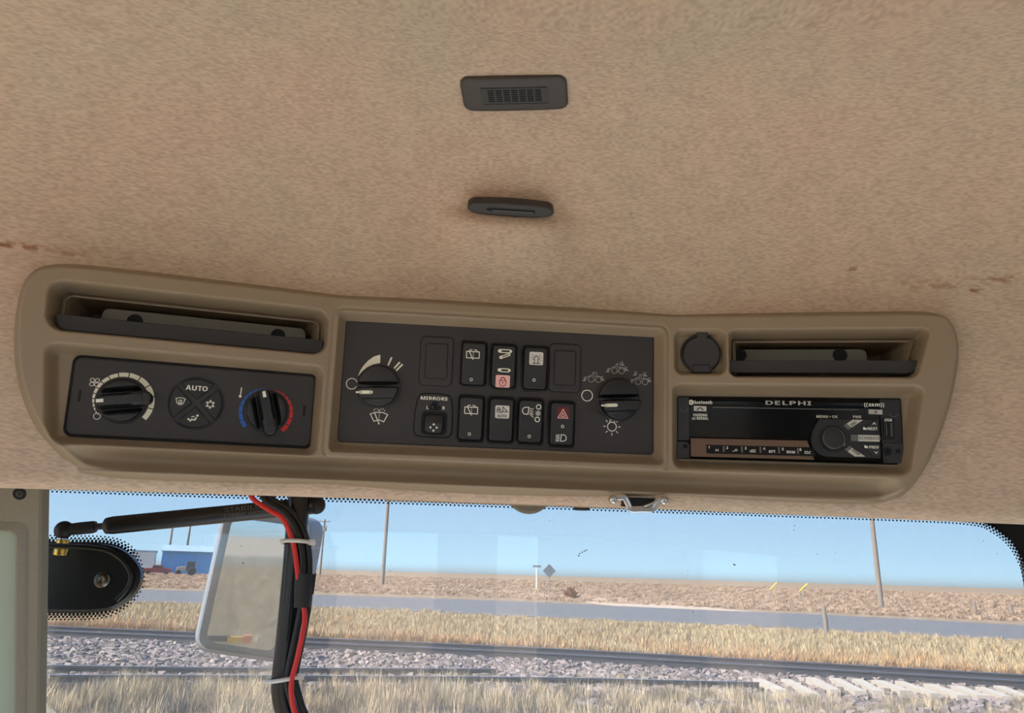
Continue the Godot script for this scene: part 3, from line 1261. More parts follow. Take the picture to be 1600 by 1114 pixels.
# ---------------------------------------------------------------- climate control unit
func build_climate_unit() -> void:
	var o := thing("climate_control_unit", "dark climate control faceplate with two round knobs and a four-part button disc", "climate control", console_frame(-0.2581, 0.0127, -0.004))
	var m := MB.new(0.001)
	m.pillow(184.0, 61.0, 5.5, 4, 4, flat_z(0.0), -9.0, 0.8)
	part(o, "faceplate", m.mesh(), M.plate)
	var gasket := MB.new(0.001)
	gasket.pillow(187.2, 64.2, 6.8, 2, 2, flat_z(-0.9), -10.0, 0.3)
	part(o, "gasket", gasket.mesh(), M.gap_black)
	var z := flat_z(0.0)
	# fan speed knob with a scale whose ticks grow
	var fc := Vector2(-55.3, -2.0)
	knob(o, "fan_knob", fc, 16.6, deg_to_rad(189.0), 15.5, 8.6, 22.5, 0.0, 0, M.knob_black, M.ink)
	var a := 218.0
	var widths := [2.6, 3.2, 3.8, 4.6, 5.4, 6.2, 7.2, 8.4, 9.8, 11.0, 12.2, 13.2, 14.2, 15.0, 15.6, 15.8]
	var k := 0
	while k < widths.size() and a > -47.0:
		var wdeg: float = widths[k] * 1.50
		var thick := 0.35 + 0.27 * k
		var tick := Ink.new(z)
		tick.wedge(fc, 19.6 - 0.02 * k, 19.6 + minf(thick, 3.6), deg_to_rad(a), deg_to_rad(a - wdeg))
		part(o, "scale_tick", tick.mesh(), M.ink_cream)
		a -= wdeg + 2.2
		k += 1
	var fan := Ink.new(z, Vector2(-76.3, 11.2))
	for q in [[-1.75, 1.6], [1.75, 1.7], [-1.85, -1.6], [1.6, -1.7]]:
		fan.ring(Vector2(q[0], q[1]), 1.45, 0.55)
	fan.disc(Vector2.ZERO, 0.5)
	part(o, "fan_symbol", fan.mesh(), M.ink)
	part(o, "off_symbol", Ink.new(z, Vector2(-71.6, -15.2)).ring(Vector2.ZERO, 2.4, 0.55).mesh(), M.ink)
	# four-part button disc
	var bc := Vector2(-1.4, 0.0)
	var ring := MB.new(0.001)
	ring.lathe([Vector2(21.6, -0.5), Vector2(21.6, 0.5), Vector2(21.1, 0.9), Vector2(20.7, 0.3), Vector2(20.6, -0.5)], 56, Vector3(bc.x, bc.y, 0))
	part(o, "button_surround", ring.mesh(), M.plate)
	for q in 4:
		var mid := PI / 2 * q
		var poly := PackedVector2Array()
		var apex := Vector2.from_angle(mid) * 2.9
		poly.append(apex)
		var half := deg_to_rad(39.0)
		for i in 13:
			poly.append(Vector2.from_angle(mid - half + 2.0 * half * i / 12.0) * 20.0)
		var bm := MB.new(0.001)
		bm.prism(poly, -0.5, 1.9, 0.6)
		var b := part(o, ["snowflake_button", "auto_button", "defrost_button", "vent_button"][q], bm.mesh(), M.knob_black, off(Vector3(bc.x, bc.y, 0) * 0.001))
		var face := flat_z(1.9)
		match q:
			0:
				var sn := Ink.new(face, Vector2(10.8, -0.2))
				sn.ring(Vector2.ZERO, 2.0, 0.6)
				for i in 6:
					var d := Vector2.from_angle(PI / 6 + i * PI / 3)
					var w := Vector2(-d.y, d.x)
					sn.line([d * 1.9, d * 3.7], 0.7)
					sn.line([d * 2.9 - w * 0.95, d * 2.4, d * 2.9 + w * 0.95], 0.5)
				part(b, "snowflake_symbol", sn.mesh(), M.ink)
			1:
				letters(b, "AUTO", Vector3(-0.5, 12.2, 2.0), 4.0, M.ink, "auto_lettering", true, 0.0, 1.15)
				part(b, "indicator_lens", Ink.new(face, Vector2(-0.4, 16.8)).poly(rrect(6.5, 1.5, 0.7)).mesh(), M.switch_well)
			2:
				var df := Ink.new(face, Vector2(-11.8, 0.4))
				df.line([Vector2(-3.5, 2.5), Vector2(-1.2, 3.1), Vector2(1.2, 3.1), Vector2(3.5, 2.5), Vector2(2.2, -1.6), Vector2(-2.2, -1.6)], 0.55, true)
				for i in 3:
					df.line([Vector2(-1.1 + i * 1.1, -2.8), Vector2(-1.1 + i * 1.1, 1.6)], 0.5)
				part(b, "defrost_symbol", df.mesh(), M.ink)
			3:
				var pr := Ink.new(face, Vector2(-0.9, -12.4))
				pr.disc(Vector2(3.0, 2.4), 0.95)
				pr.line([Vector2(2.4, 0.9), Vector2(1.3, -1.2), Vector2(-1.2, -1.0), Vector2(-2.3, -2.6)], 1.3)
				pr.disc(Vector2(-3.4, -0.9), 0.9)
				pr.line([Vector2(-1.5, 1.2), Vector2(1.0, 1.6)], 0.8)
				part(b, "person_symbol", pr.mesh(), M.ink)
	# temperature knob with blue and red scale
	var tc := Vector2(53.6, -2.6)
	knob(o, "temperature_knob", tc, 16.0, deg_to_rad(105.0), 15.5, 8.6, 21.0, 0.0, 0, M.knob_black, M.ink)
	for side in 2:
		var t := 0
		var ang := 98.0 if side == 0 else 76.0
		for w in [7.0, 8.0, 10.0, 11.0, 12.0, 13.5, 14.5, 15.5, 17.0]:
			var thick := 0.5 + 0.36 * t
			var tick := Ink.new(z)
			var a0 := deg_to_rad(ang)
			var a1 := deg_to_rad(ang + w) if side == 0 else deg_to_rad(ang - w)
			tick.wedge(tc, 19.0, 19.0 + thick, a0, a1)
			part(o, "scale_tick", tick.mesh(), M.ink_blue if side == 0 else M.ink_red)
			ang += (w + 2.0) * (1.0 if side == 0 else -1.0)
			t += 1
	var th := Ink.new(z, Vector2(31.9, 10.6))
	th.line([Vector2(0.3, 5.2), Vector2(0, -1.0)], 0.9)
	th.disc(Vector2(-0.1, -2.2), 1.15)
	part(o, "thermometer_symbol", th.mesh(), M.ink)
	for x in [[-85.4, -0.1], [84.3, -0.2]]:
		part(o, "release_slot", Ink.new(z, Vector2(x[0], x[1])).poly(rrect(2.0, 9.4, 0.4)).mesh(), M.gap_black)


# ---------------------------------------------------------------- switch panel in the middle
func rocker_face(h: float) -> Callable:
	return func(_x: float, y: float) -> float: return (5.6 + 0.055 * y) if y > -1.0 else (5.55 + 0.16 * (y + 1.0) * (30.0 / h))


func rocker(o: Node3D, called: String, c: Vector2, label: String) -> MeshInstance3D:
	# well that the rocker sits in
	var well := MB.new(0.001)
	var rim := rrect(25.2, 42.4, 3.2, c)
	var hole := rrect(22.6, 39.6, 3.0, c)
	for i in rim.size():
		var j := (i + 1) % rim.size()
		well.quad(Vector3(rim[i].x, rim[i].y, 0.05), Vector3(rim[j].x, rim[j].y, 0.05), Vector3(hole[j].x, hole[j].y, 1.3), Vector3(hole[i].x, hole[i].y, 1.3), Vector3(0, 0, 1))
		var mid := (hole[i] + hole[j]) * 0.5 - c
		well.quad(Vector3(hole[i].x, hole[i].y, 1.3), Vector3(hole[j].x, hole[j].y, 1.3), Vector3(hole[j].x, hole[j].y, 0.2), Vector3(hole[i].x, hole[i].y, 0.2), Vector3(-mid.x, -mid.y, 0))
	part(o, "rocker_well", well.mesh(), M.switch_well)
	var under := MB.new(0.001)
	under.prism(hole, 0.05, 0.25)
	part(o, "rocker_gap", under.mesh(), M.gap_black)
	var m := MB.new(0.001)
	m.pillow(20.6, 37.0, 3.0, 8, 16, rocker_face(37.0), 0.2, 0.8)
	return part(o, called, m.mesh(), M.switch_black, off(Vector3(c.x, c.y - 0.6, 0) * 0.001), label)


func wiper_box(k: Ink) -> void:
	k.line([Vector2(-5.6, 2.6), Vector2(5.6, 2.6), Vector2(5.6, -3.0), Vector2(-5.6, -3.0)], 0.75, true)
	k.line([Vector2(-3.2, 2.4), Vector2(0.4, -4.4)], 0.8)
	for i in 4:
		k.line([Vector2(0.4, 2.4 - i * 1.35), Vector2(0.4, 1.7 - i * 1.35)], 0.6)
	k.line([Vector2(-3.8, 2.9), Vector2(-2.6, 4.1), Vector2(-0.6, 4.2)], 0.7)
	k.line([Vector2(0.9, 4.2), Vector2(2.8, 4.1), Vector2(4.0, 2.9)], 0.7)


func dozer(k: Ink, lamps: Array) -> void:
	k.ring(Vector2(-2.2, -1.8), 3.0, 0.55)
	k.ring(Vector2(5.4, -1.8), 3.0, 0.55)
	k.line([Vector2(1.0, -2.4), Vector2(2.2, -2.4)], 0.5)
	k.line([Vector2(-9.0, -1.0), Vector2(-6.0, 0.5), Vector2(-3.0, 2.4), Vector2(-0.6, 2.6), Vector2(-0.6, 5.6), Vector2(3.6, 5.6), Vector2(3.8, 2.0), Vector2(8.4, 1.4), Vector2(8.8, -2.2)], 0.5)
	k.line([Vector2(0.9, 5.4), Vector2(0.9, 2.0), Vector2(2.4, 1.0), Vector2(3.6, 2.4)], 0.45)
	for q in lamps:
		var c := Vector2(q[0], q[1])
		var s: float = q[2]
		k.ring(c + Vector2(0.0, 0.9), 1.15, 0.5)
		k.poly(PackedVector2Array([c + Vector2(-s * 0.6, 0.4), c + Vector2(s * 3.4, -2.0), c + Vector2(-s * 0.4, -2.0)]))


func build_switch_panel() -> void:
	var o := thing("switch_panel", "large dark central switch panel with seven rocker switches and two rotary knobs", "switch panel", console_frame(-0.0064, 0.0426, -0.002))
	var m := MB.new(0.001)
	m.pillow(278.0, 110.0, 4.0, 4, 4, flat_z(0.0), -8.0, 0.5)
	part(o, "faceplate", m.mesh(), M.plate)
	var z := flat_z(0.0)
	# wiper knob and its scale
	knob(o, "wiper_knob", Vector2(-106.6, -5.8), 17.8, deg_to_rad(183.0), 13.0, 9.5, 0.0, 6.2, 1, M.knob_soft, M.ink_cream)
	var wd := Ink.new(z)
	var outer := [Vector2(-125.0, 3.1), Vector2(-123.6, 7.6), Vector2(-121.0, 12.2), Vector2(-117.3, 16.9), Vector2(-112.5, 20.8), Vector2(-107.1, 22.8)]
	var inner := [Vector2(-106.6, 15.3), Vector2(-112.5, 13.9), Vector2(-117.4, 11.2), Vector2(-121.4, 7.6), Vector2(-124.4, 3.4)]
	wd.poly(PackedVector2Array(outer + inner))
	part(o, "interval_wedge", wd.mesh(), M.ink_cream)
	var bars := Ink.new(z)
	bars.line([Vector2(-97.0, 20.9), Vector2(-99.7, 13.5)], 1.5)
	bars.line([Vector2(-89.6, 17.0), Vector2(-94.3, 11.1)], 1.5)
	bars.line([Vector2(-87.1, 15.2), Vector2(-92.3, 9.2)], 1.5)
	part(o, "speed_bars", bars.mesh(), M.ink_cream)
	part(o, "off_symbol", Ink.new(z, Vector2(-129.9, -4.2)).ring(Vector2.ZERO, 4.7, 0.75).mesh(), M.ink)
	var ws := Ink.new(z, Vector2(-104.6, -31.6))
	ws.line([Vector2(-7.6, 1.8), Vector2(-3.0, 3.5), Vector2(3.0, 3.5), Vector2(7.4, 1.8), Vector2(4.3, -4.6), Vector2(1.6, -3.4), Vector2(-1.6, -3.4), Vector2(-4.0, -4.6)], 0.8, true)
	ws.line([Vector2(-4.0, 3.0), Vector2(0.3, -6.2)], 0.9)
	ws.disc(Vector2(0.3, -6.2), 0.8)
	for i in 4:
		ws.line([Vector2(0.2, 2.6 - i * 1.5), Vector2(0.2, 1.8 - i * 1.5)], 0.6)
	for q in [-2.6, 2.4]:
		for i in 4:
			ws.ring(Vector2(q, 4.3), 2.3, 0.6, i * PI / 4 + 0.1, i * PI / 4 + 0.6)
	part(o, "washer_symbol", ws.mesh(), M.ink)
	# two blanking covers
	for q in [[-57.5, 19.6], [57.3, 19.2]]:
		var c := Vector2(q[0], q[1])
		var cover := MB.new(0.001)
		cover.pillow(28.6, 43.4, 4.0, 4, 4, flat_z(1.1), 0.0, 0.7)
		var b := part(o, "blanking_cover", cover.mesh(), M.plate, off(Vector3(c.x, c.y, 0) * 0.001))
		var frame := MB.new(0.001)
		var ro := rrect(20.0, 32.0, 2.2)
		var ri := rrect(18.8, 30.8, 1.8)
		for i in ro.size():
			var j := (i + 1) % ro.size()
			frame.quad(Vector3(ro[i].x, ro[i].y, 1.16), Vector3(ro[j].x, ro[j].y, 1.16), Vector3(ri[j].x, ri[j].y, 1.16), Vector3(ri[i].x, ri[i].y, 1.16), Vector3(0, 0, 1))
		part(b, "inset_line", frame.mesh(), M.gap_black)
		var pad := MB.new(0.001)
		pad.pillow(18.6, 30.6, 1.8, 3, 3, flat_z(1.5), 1.0, 0.4)
		part(b, "inset_pad", pad.mesh(), M.plate)
		var line := MB.new(0.001)
		var bo := rrect(29.8, 44.6, 4.6)
		var bi := rrect(28.4, 43.2, 4.0)
		for i in bo.size():
			var j := (i + 1) % bo.size()
			line.quad(Vector3(bo[i].x, bo[i].y, 0.1), Vector3(bo[j].x, bo[j].y, 0.1), Vector3(bi[j].x, bi[j].y, 0.1), Vector3(bi[i].x, bi[i].y, 0.1), Vector3(0, 0, 1))
		part(b, "edge_gap", line.mesh(), M.gap_black)
	# mirror adjuster
	var mm := MB.new(0.001)
	var shape := PackedVector2Array()
	for q in smooth_path([Vector2(-10.0, 18.4), Vector2(0, 18.9), Vector2(10.0, 18.2), Vector2(14.0, 15.0), Vector2(15.8, 6.0), Vector2(16.4, -10.0), Vector2(15.6, -16.0), Vector2(12.0, -18.6), Vector2(0, -18.9), Vector2(-12.0, -18.6), Vector2(-15.8, -16.0), Vector2(-16.6, -10.0), Vector2(-15.8, 6.0), Vector2(-14.0, 15.2)], 3, true):
		shape.append(q)
	mm.prism(shape, 0.0, 1.6, 0.7)
	var ms := part(o, "mirror_switch", mm.mesh(), M.knob_soft, off(Vector3(-57.2, -28.6, 0) * 0.001))
	var gap := Ink.new(flat_z(-0.02))
	for i in shape.size():
		var a := shape[i]
		var b := shape[(i + 1) % shape.size()]
		gap.b.quad(Vector3(a.x * 1.045, a.y * 1.04, 0.08), Vector3(b.x * 1.045, b.y * 1.04, 0.08), Vector3(b.x, b.y, 0.08), Vector3(a.x, a.y, 0.08), Vector3(0, 0, 1))
	part(ms, "edge_gap", gap.mesh(), M.gap_black)
	letters(ms, "MIRRORS", Vector3(-0.6, 14.6, 1.7), 2.9, M.ink, "mirrors_lettering", true, 0.0, 1.35)
	letters(ms, "L", Vector3(-6.0, 6.4, 1.7), 2.8, M.ink, "letter_l", true)
	letters(ms, "R", Vector3(8.0, 6.6, 1.7), 2.8, M.ink, "letter_r", true)
	part(ms, "selector_slot", Ink.new(flat_z(1.6)).poly(PackedVector2Array([Vector2(-1.8, 12.0), Vector2(3.0, 12.0), Vector2(3.0, 8.4), Vector2(5.6, 8.4), Vector2(5.6, 4.4), Vector2(-4.0, 4.4), Vector2(-4.0, 8.0), Vector2(-1.8, 8.0)])).mesh(), M.gap_black)
	var sel := MB.new(0.001)
	sel.pillow(3.6, 3.6, 1.0, 4, 4, flat_z(4.6), 1.4, 0.6, Vector2(-1.4, 6.8))
	part(ms, "selector_lever", sel.mesh(), M.switch_black)
	part(ms, "joystick_recess", Ink.new(flat_z(1.6)).poly(rrect(22.6, 20.6, 4.0, Vector2(0.6, -6.8))).mesh(), M.gap_black)
	var joy := MB.new(0.001)
	joy.pillow(16.0, 16.5, 3.0, 10, 12, func(_x: float, y: float) -> float: return 3.0 + (2.2 if y < 0.5 else 2.2 - 0.25 * (y - 0.5)), 1.6, 1.0, Vector2(0.4, -7.6))
	var jo := part(ms, "mirror_joystick", joy.mesh(), M.switch_black)
	var ar := Ink.new(flat_z(5.25), Vector2(0.4, -11.0))
	for i in 4:
		var d := Vector2.from_angle(i * PI / 2)
		var w := Vector2(-d.y, d.x)
		ar.poly(PackedVector2Array([d * 4.0, d * 2.0 + w * 1.25, d * 2.0 - w * 1.25]))
	part(ms, "arrow_symbols", ar.mesh(), M.ink)
	# rockers, upper row then lower row
	var face := rocker_face(37.0)
	var r1 := rocker(o, "rear_wiper_rocker", Vector2(-24.8, 18.6), "black rocker with rear wiper symbol, upper row")
	var k := Ink.new(face, Vector2(-1.0, 8.0))
	wiper_box(k)
	part(r1, "wiper_symbol", k.mesh(), M.ink)
	part(r1, "small_ring", Ink.new(face, Vector2(-1.4, -14.0)).ring(Vector2.ZERO, 1.15, 0.5).mesh(), M.ink)
	var r2 := rocker(o, "coupler_lock_rocker", Vector2(2.0, 17.8), "black rocker with pink padlock tile")
	var cp := Ink.new(face, Vector2(0.9, 13.2))
	cp.line([Vector2(-4.0, 1.4), Vector2(4.4, 1.4), Vector2(4.4, -1.2), Vector2(-4.0, -1.2)], 0.8, true)
	cp.disc(Vector2(-5.0, 0.1), 1.6)
	cp.disc(Vector2(4.8, 0.1), 1.2)
	cp.line([Vector2(-3.6, -5.6), Vector2(4.2, -2.4)], 2.6)
	cp.disc(Vector2(-3.8, -5.6), 1.5)
	cp.line([Vector2(-3.4, -15.6), Vector2(3.6, -15.6), Vector2(3.6, -18.2), Vector2(-3.4, -18.2)], 0.8, true)
	cp.disc(Vector2(-4.8, -16.8), 1.4)
	cp.disc(Vector2(4.2, -16.8), 1.2)
	part(r2, "coupler_symbol", cp.mesh(), M.ink_cream)
	var ct := Ink.new(face, Vector2(0.9, 13.2))
	ct.line([Vector2(-2.4, -5.0), Vector2(3.2, -2.8)], 0.9)
	part(r2, "coupler_core", Ink.new(func(x: float, y: float) -> float: return float(face.call(x, y)) + 0.08, Vector2(0.9, 13.2)).line([Vector2(-2.4, -5.1), Vector2(3.2, -2.8)], 0.9).mesh(), M.switch_black)
	part(r2, "padlock_tile", Ink.new(face, Vector2(-0.3, -13.4)).poly(rrect(12.6, 10.8, 1.2)).mesh(), M.tile_pink)
	var above := func(x: float, y: float) -> float: return float(face.call(x, y)) + 0.08
	var pk := Ink.new(above, Vector2(-0.3, -13.4))
	pk.ring(Vector2(0, -1.4), 2.9, 0.6, PI, TAU)
	pk.line([Vector2(-2.9, -1.4), Vector2(-2.9, 0.6), Vector2(2.9, 0.6), Vector2(2.9, -1.4)], 0.6)
	pk.ring(Vector2(0, 1.4), 1.9, 0.9, 0.0, PI)
	pk.line([Vector2(-1.9, 1.4), Vector2(-1.9, 0.6)], 0.9)
	pk.line([Vector2(1.9, 1.4), Vector2(1.9, 0.6)], 0.9)
	pk.disc(Vector2(0, -1.0), 0.55)
	pk.line([Vector2(0, -1.0), Vector2(0, -2.6)], 0.5)
	part(r2, "padlock_symbol", pk.mesh(), M.lock_red)
	var r3 := rocker(o, "beacon_rocker", Vector2(30.2, 17.4), "black rocker with white beacon tile")
	part(r3, "beacon_tile", Ink.new(face, Vector2(0.4, 8.6)).poly(rrect(12.4, 11.6, 1.4)).mesh(), M.tile_white)
	var bk := Ink.new(above, Vector2(0.4, 8.6))
	bk.line([Vector2(-3.6, -4.4), Vector2(3.6, -4.4)], 0.7)
	bk.line([Vector2(-1.6, -4.4), Vector2(-1.6, 1.2), Vector2(0, 2.6), Vector2(1.6, 1.2), Vector2(1.6, -4.4)], 0.7)
	for q in [[-1, 0.0], [-1, 0.6], [-1, -0.6], [1, 0.0], [1, 0.6], [1, -0.6]]:
		var d := Vector2(q[0], q[1]).normalized()
		bk.line([Vector2(0, 0.8) + d * 2.6, Vector2(0, 0.8) + d * 4.2], 0.55)
		bk.line([Vector2(0, 0.8) + d * 4.7, Vector2(0, 0.8) + d * 5.2], 0.5)
	part(r3, "beacon_symbol", bk.mesh(), M.ink_dark)
	part(r3, "small_ring", Ink.new(face, Vector2(-0.8, -10.6)).ring(Vector2.ZERO, 1.15, 0.5).mesh(), M.ink)
	var r4 := rocker(o, "rear_washer_rocker", Vector2(-25.0, -29.8), "black rocker with rear wiper symbol, lower row")
	var k4 := Ink.new(face, Vector2(0.0, 7.2))
	wiper_box(k4)
	part(r4, "wiper_symbol", k4.mesh(), M.ink)
	part(r4, "small_ring", Ink.new(face, Vector2(-0.6, -13.4)).ring(Vector2.ZERO, 1.15, 0.5).mesh(), M.ink)
	var r5 := rocker(o, "auto_lock_rocker", Vector2(1.6, -29.9), "black rocker with white AUTO tile")
	part(r5, "auto_tile", Ink.new(face, Vector2(0.6, 7.0)).poly(rrect(12.4, 11.2, 1.4)).mesh(), M.tile_white)
	var ak := Ink.new(above, Vector2(0.6, 7.0))
	ak.ring(Vector2(-3.2, 2.6), 1.2, 0.6)
	ak.line([Vector2(-4.6, 2.0), Vector2(-1.8, 2.0), Vector2(-1.8, -0.2), Vector2(-4.6, -0.2)], 0.6, true)
	ak.line([Vector2(0.4, 4.4), Vector2(0.4, 0.2), Vector2(4.6, 0.2)], 0.7, true)
	ak.line([Vector2(-1.6, -1.2), Vector2(0.6, 1.0)], 0.7)
	part(r5, "lock_symbol", ak.mesh(), M.ink_dark)
	letters(r5, "AUTO", Vector3(0.6, 3.4, 6.1), 2.3, M.ink_dark, "auto_lettering", true)
	var r6 := rocker(o, "work_light_rocker", Vector2(27.4, -29.9), "black rocker with white lamp symbol and three dots")
	var wk := Ink.new(face)
	wk.ring(Vector2(-4.6, 9.0), 3.0, 0.75, PI * 0.55, PI * 1.45)
	wk.line([Vector2(-5.0, 12.0), Vector2(-1.8, 12.0), Vector2(-2.6, 6.0), Vector2(-5.2, 6.0)], 0.75)
	for i in 4:
		wk.line([Vector2(-1.0, 11.0 - i * 1.5), Vector2(2.2, 10.6 - i * 2.4)], 0.6)
	wk.ring(Vector2(6.6, 12.8), 2.0, 0.75)
	wk.ring(Vector2(5.8, 1.8), 2.0, 0.75)
	part(r6, "lamp_symbol", wk.mesh(), M.ink)
	part(r6, "grey_dot", Ink.new(face).disc(Vector2(6.3, 7.2), 2.3).mesh(), M.ink_dim)
	part(r6, "small_ring", Ink.new(face, Vector2(-0.6, -13.2)).ring(Vector2.ZERO, 1.15, 0.5).mesh(), M.ink)
	var r7 := rocker(o, "hazard_light_rocker", Vector2(55.4, -31.0), "black rocker with red hazard triangle")
	part(r7, "hazard_tile", Ink.new(face, Vector2(0.4, 9.6)).poly(rrect(10.6, 10.6, 0.6)).mesh(), M.tile_red)
	var hk := Ink.new(above, Vector2(0.4, 8.4))
	hk.line([Vector2(-4.4, -3.2), Vector2(4.4, -3.2), Vector2(0, 4.4)], 0.75, true)
	hk.line([Vector2(-1.9, -1.8), Vector2(1.9, -1.8), Vector2(0, 1.5)], 0.7, true)
	part(r7, "triangle_symbol", hk.mesh(), M.tile_pink)
	part(r7, "small_ring", Ink.new(face, Vector2(0.4, -2.2)).ring(Vector2.ZERO, 1.15, 0.5).mesh(), M.ink)
	var lk := Ink.new(face, Vector2(-0.6, -12.2))
	lk.ring(Vector2(1.9, 0.0), 2.8, 0.75, -PI / 2, PI / 2)
	lk.line([Vector2(1.9, 2.8), Vector2(0.2, 2.8), Vector2(-0.2, -2.8), Vector2(1.9, -2.8)], 0.75)
	for i in 5:
		lk.line([Vector2(-4.6, 2.2 - i * 1.3), Vector2(-1.2, 2.7 - i * 1.3)], 0.6)
	part(r7, "headlamp_symbol", lk.mesh(), M.ink)
	# light knob
	knob(o, "light_knob", Vector2(106.2, -7.0), 18.2, deg_to_rad(184.0), 13.5, 9.5, 0.0, 6.4, 1, M.knob_black, M.ink_cream)
	part(o, "off_symbol", Ink.new(z, Vector2(78.1, -4.8)).ring(Vector2.ZERO, 4.9, 0.75).mesh(), M.ink)
	var d1 := Ink.new(z, Vector2(83.4, 11.6), 0.86)
	dozer(d1, [[-8.6, -1.8, -1.0], [9.4, -0.6, 1.0]])
	part(o, "front_light_symbol", d1.mesh(), M.ink_dim)
	var d2 := Ink.new(z, Vector2(104.5, 20.6), 0.86)
	dozer(d2, [[-8.6, -1.8, -1.0], [10.0, 0.6, 1.0], [5.6, 6.0, 1.0]])
	part(o, "rear_light_symbol", d2.mesh(), M.ink_dim)
	var d3 := Ink.new(z, Vector2(126.2, 11.6), 0.86)
	dozer(d3, [[-8.6, -1.8, -1.0], [9.6, 0.6, 1.0], [5.0, 6.2, 1.0], [-4.6, 6.6, -1.0]])
	part(o, "all_light_symbol", d3.mesh(), M.ink_dim)
	var bulb := Ink.new(z, Vector2(101.0, -31.6))
	bulb.ring(Vector2.ZERO, 4.0, 0.8)
	bulb.line([Vector2(-1.8, 3.9), Vector2(-1.8, 6.0), Vector2(2.2, 6.0), Vector2(2.2, 3.9)], 0.8)
	for i in 8:
		if i != 2:
			var d := Vector2.from_angle(i * PI / 4)
			bulb.line([d * 5.6, d * 7.8], 0.8)
	part(o, "bulb_symbol", bulb.mesh(), M.ink)


# ---------------------------------------------------------------- radio
func key_poly(p: Array) -> PackedVector2Array:
	var o := PackedVector2Array()
	for q in p:
		o.append(Vector2(q[0], q[1]))
	return o


func keycap(o: Node3D, called: String, p: Array, z0: float, z1: float, mat: Material) -> MeshInstance3D:
	var m := MB.new(0.001)
	m.prism(key_poly(p), z0, z1, 0.35)
	return part(o, called, m.mesh(), mat)


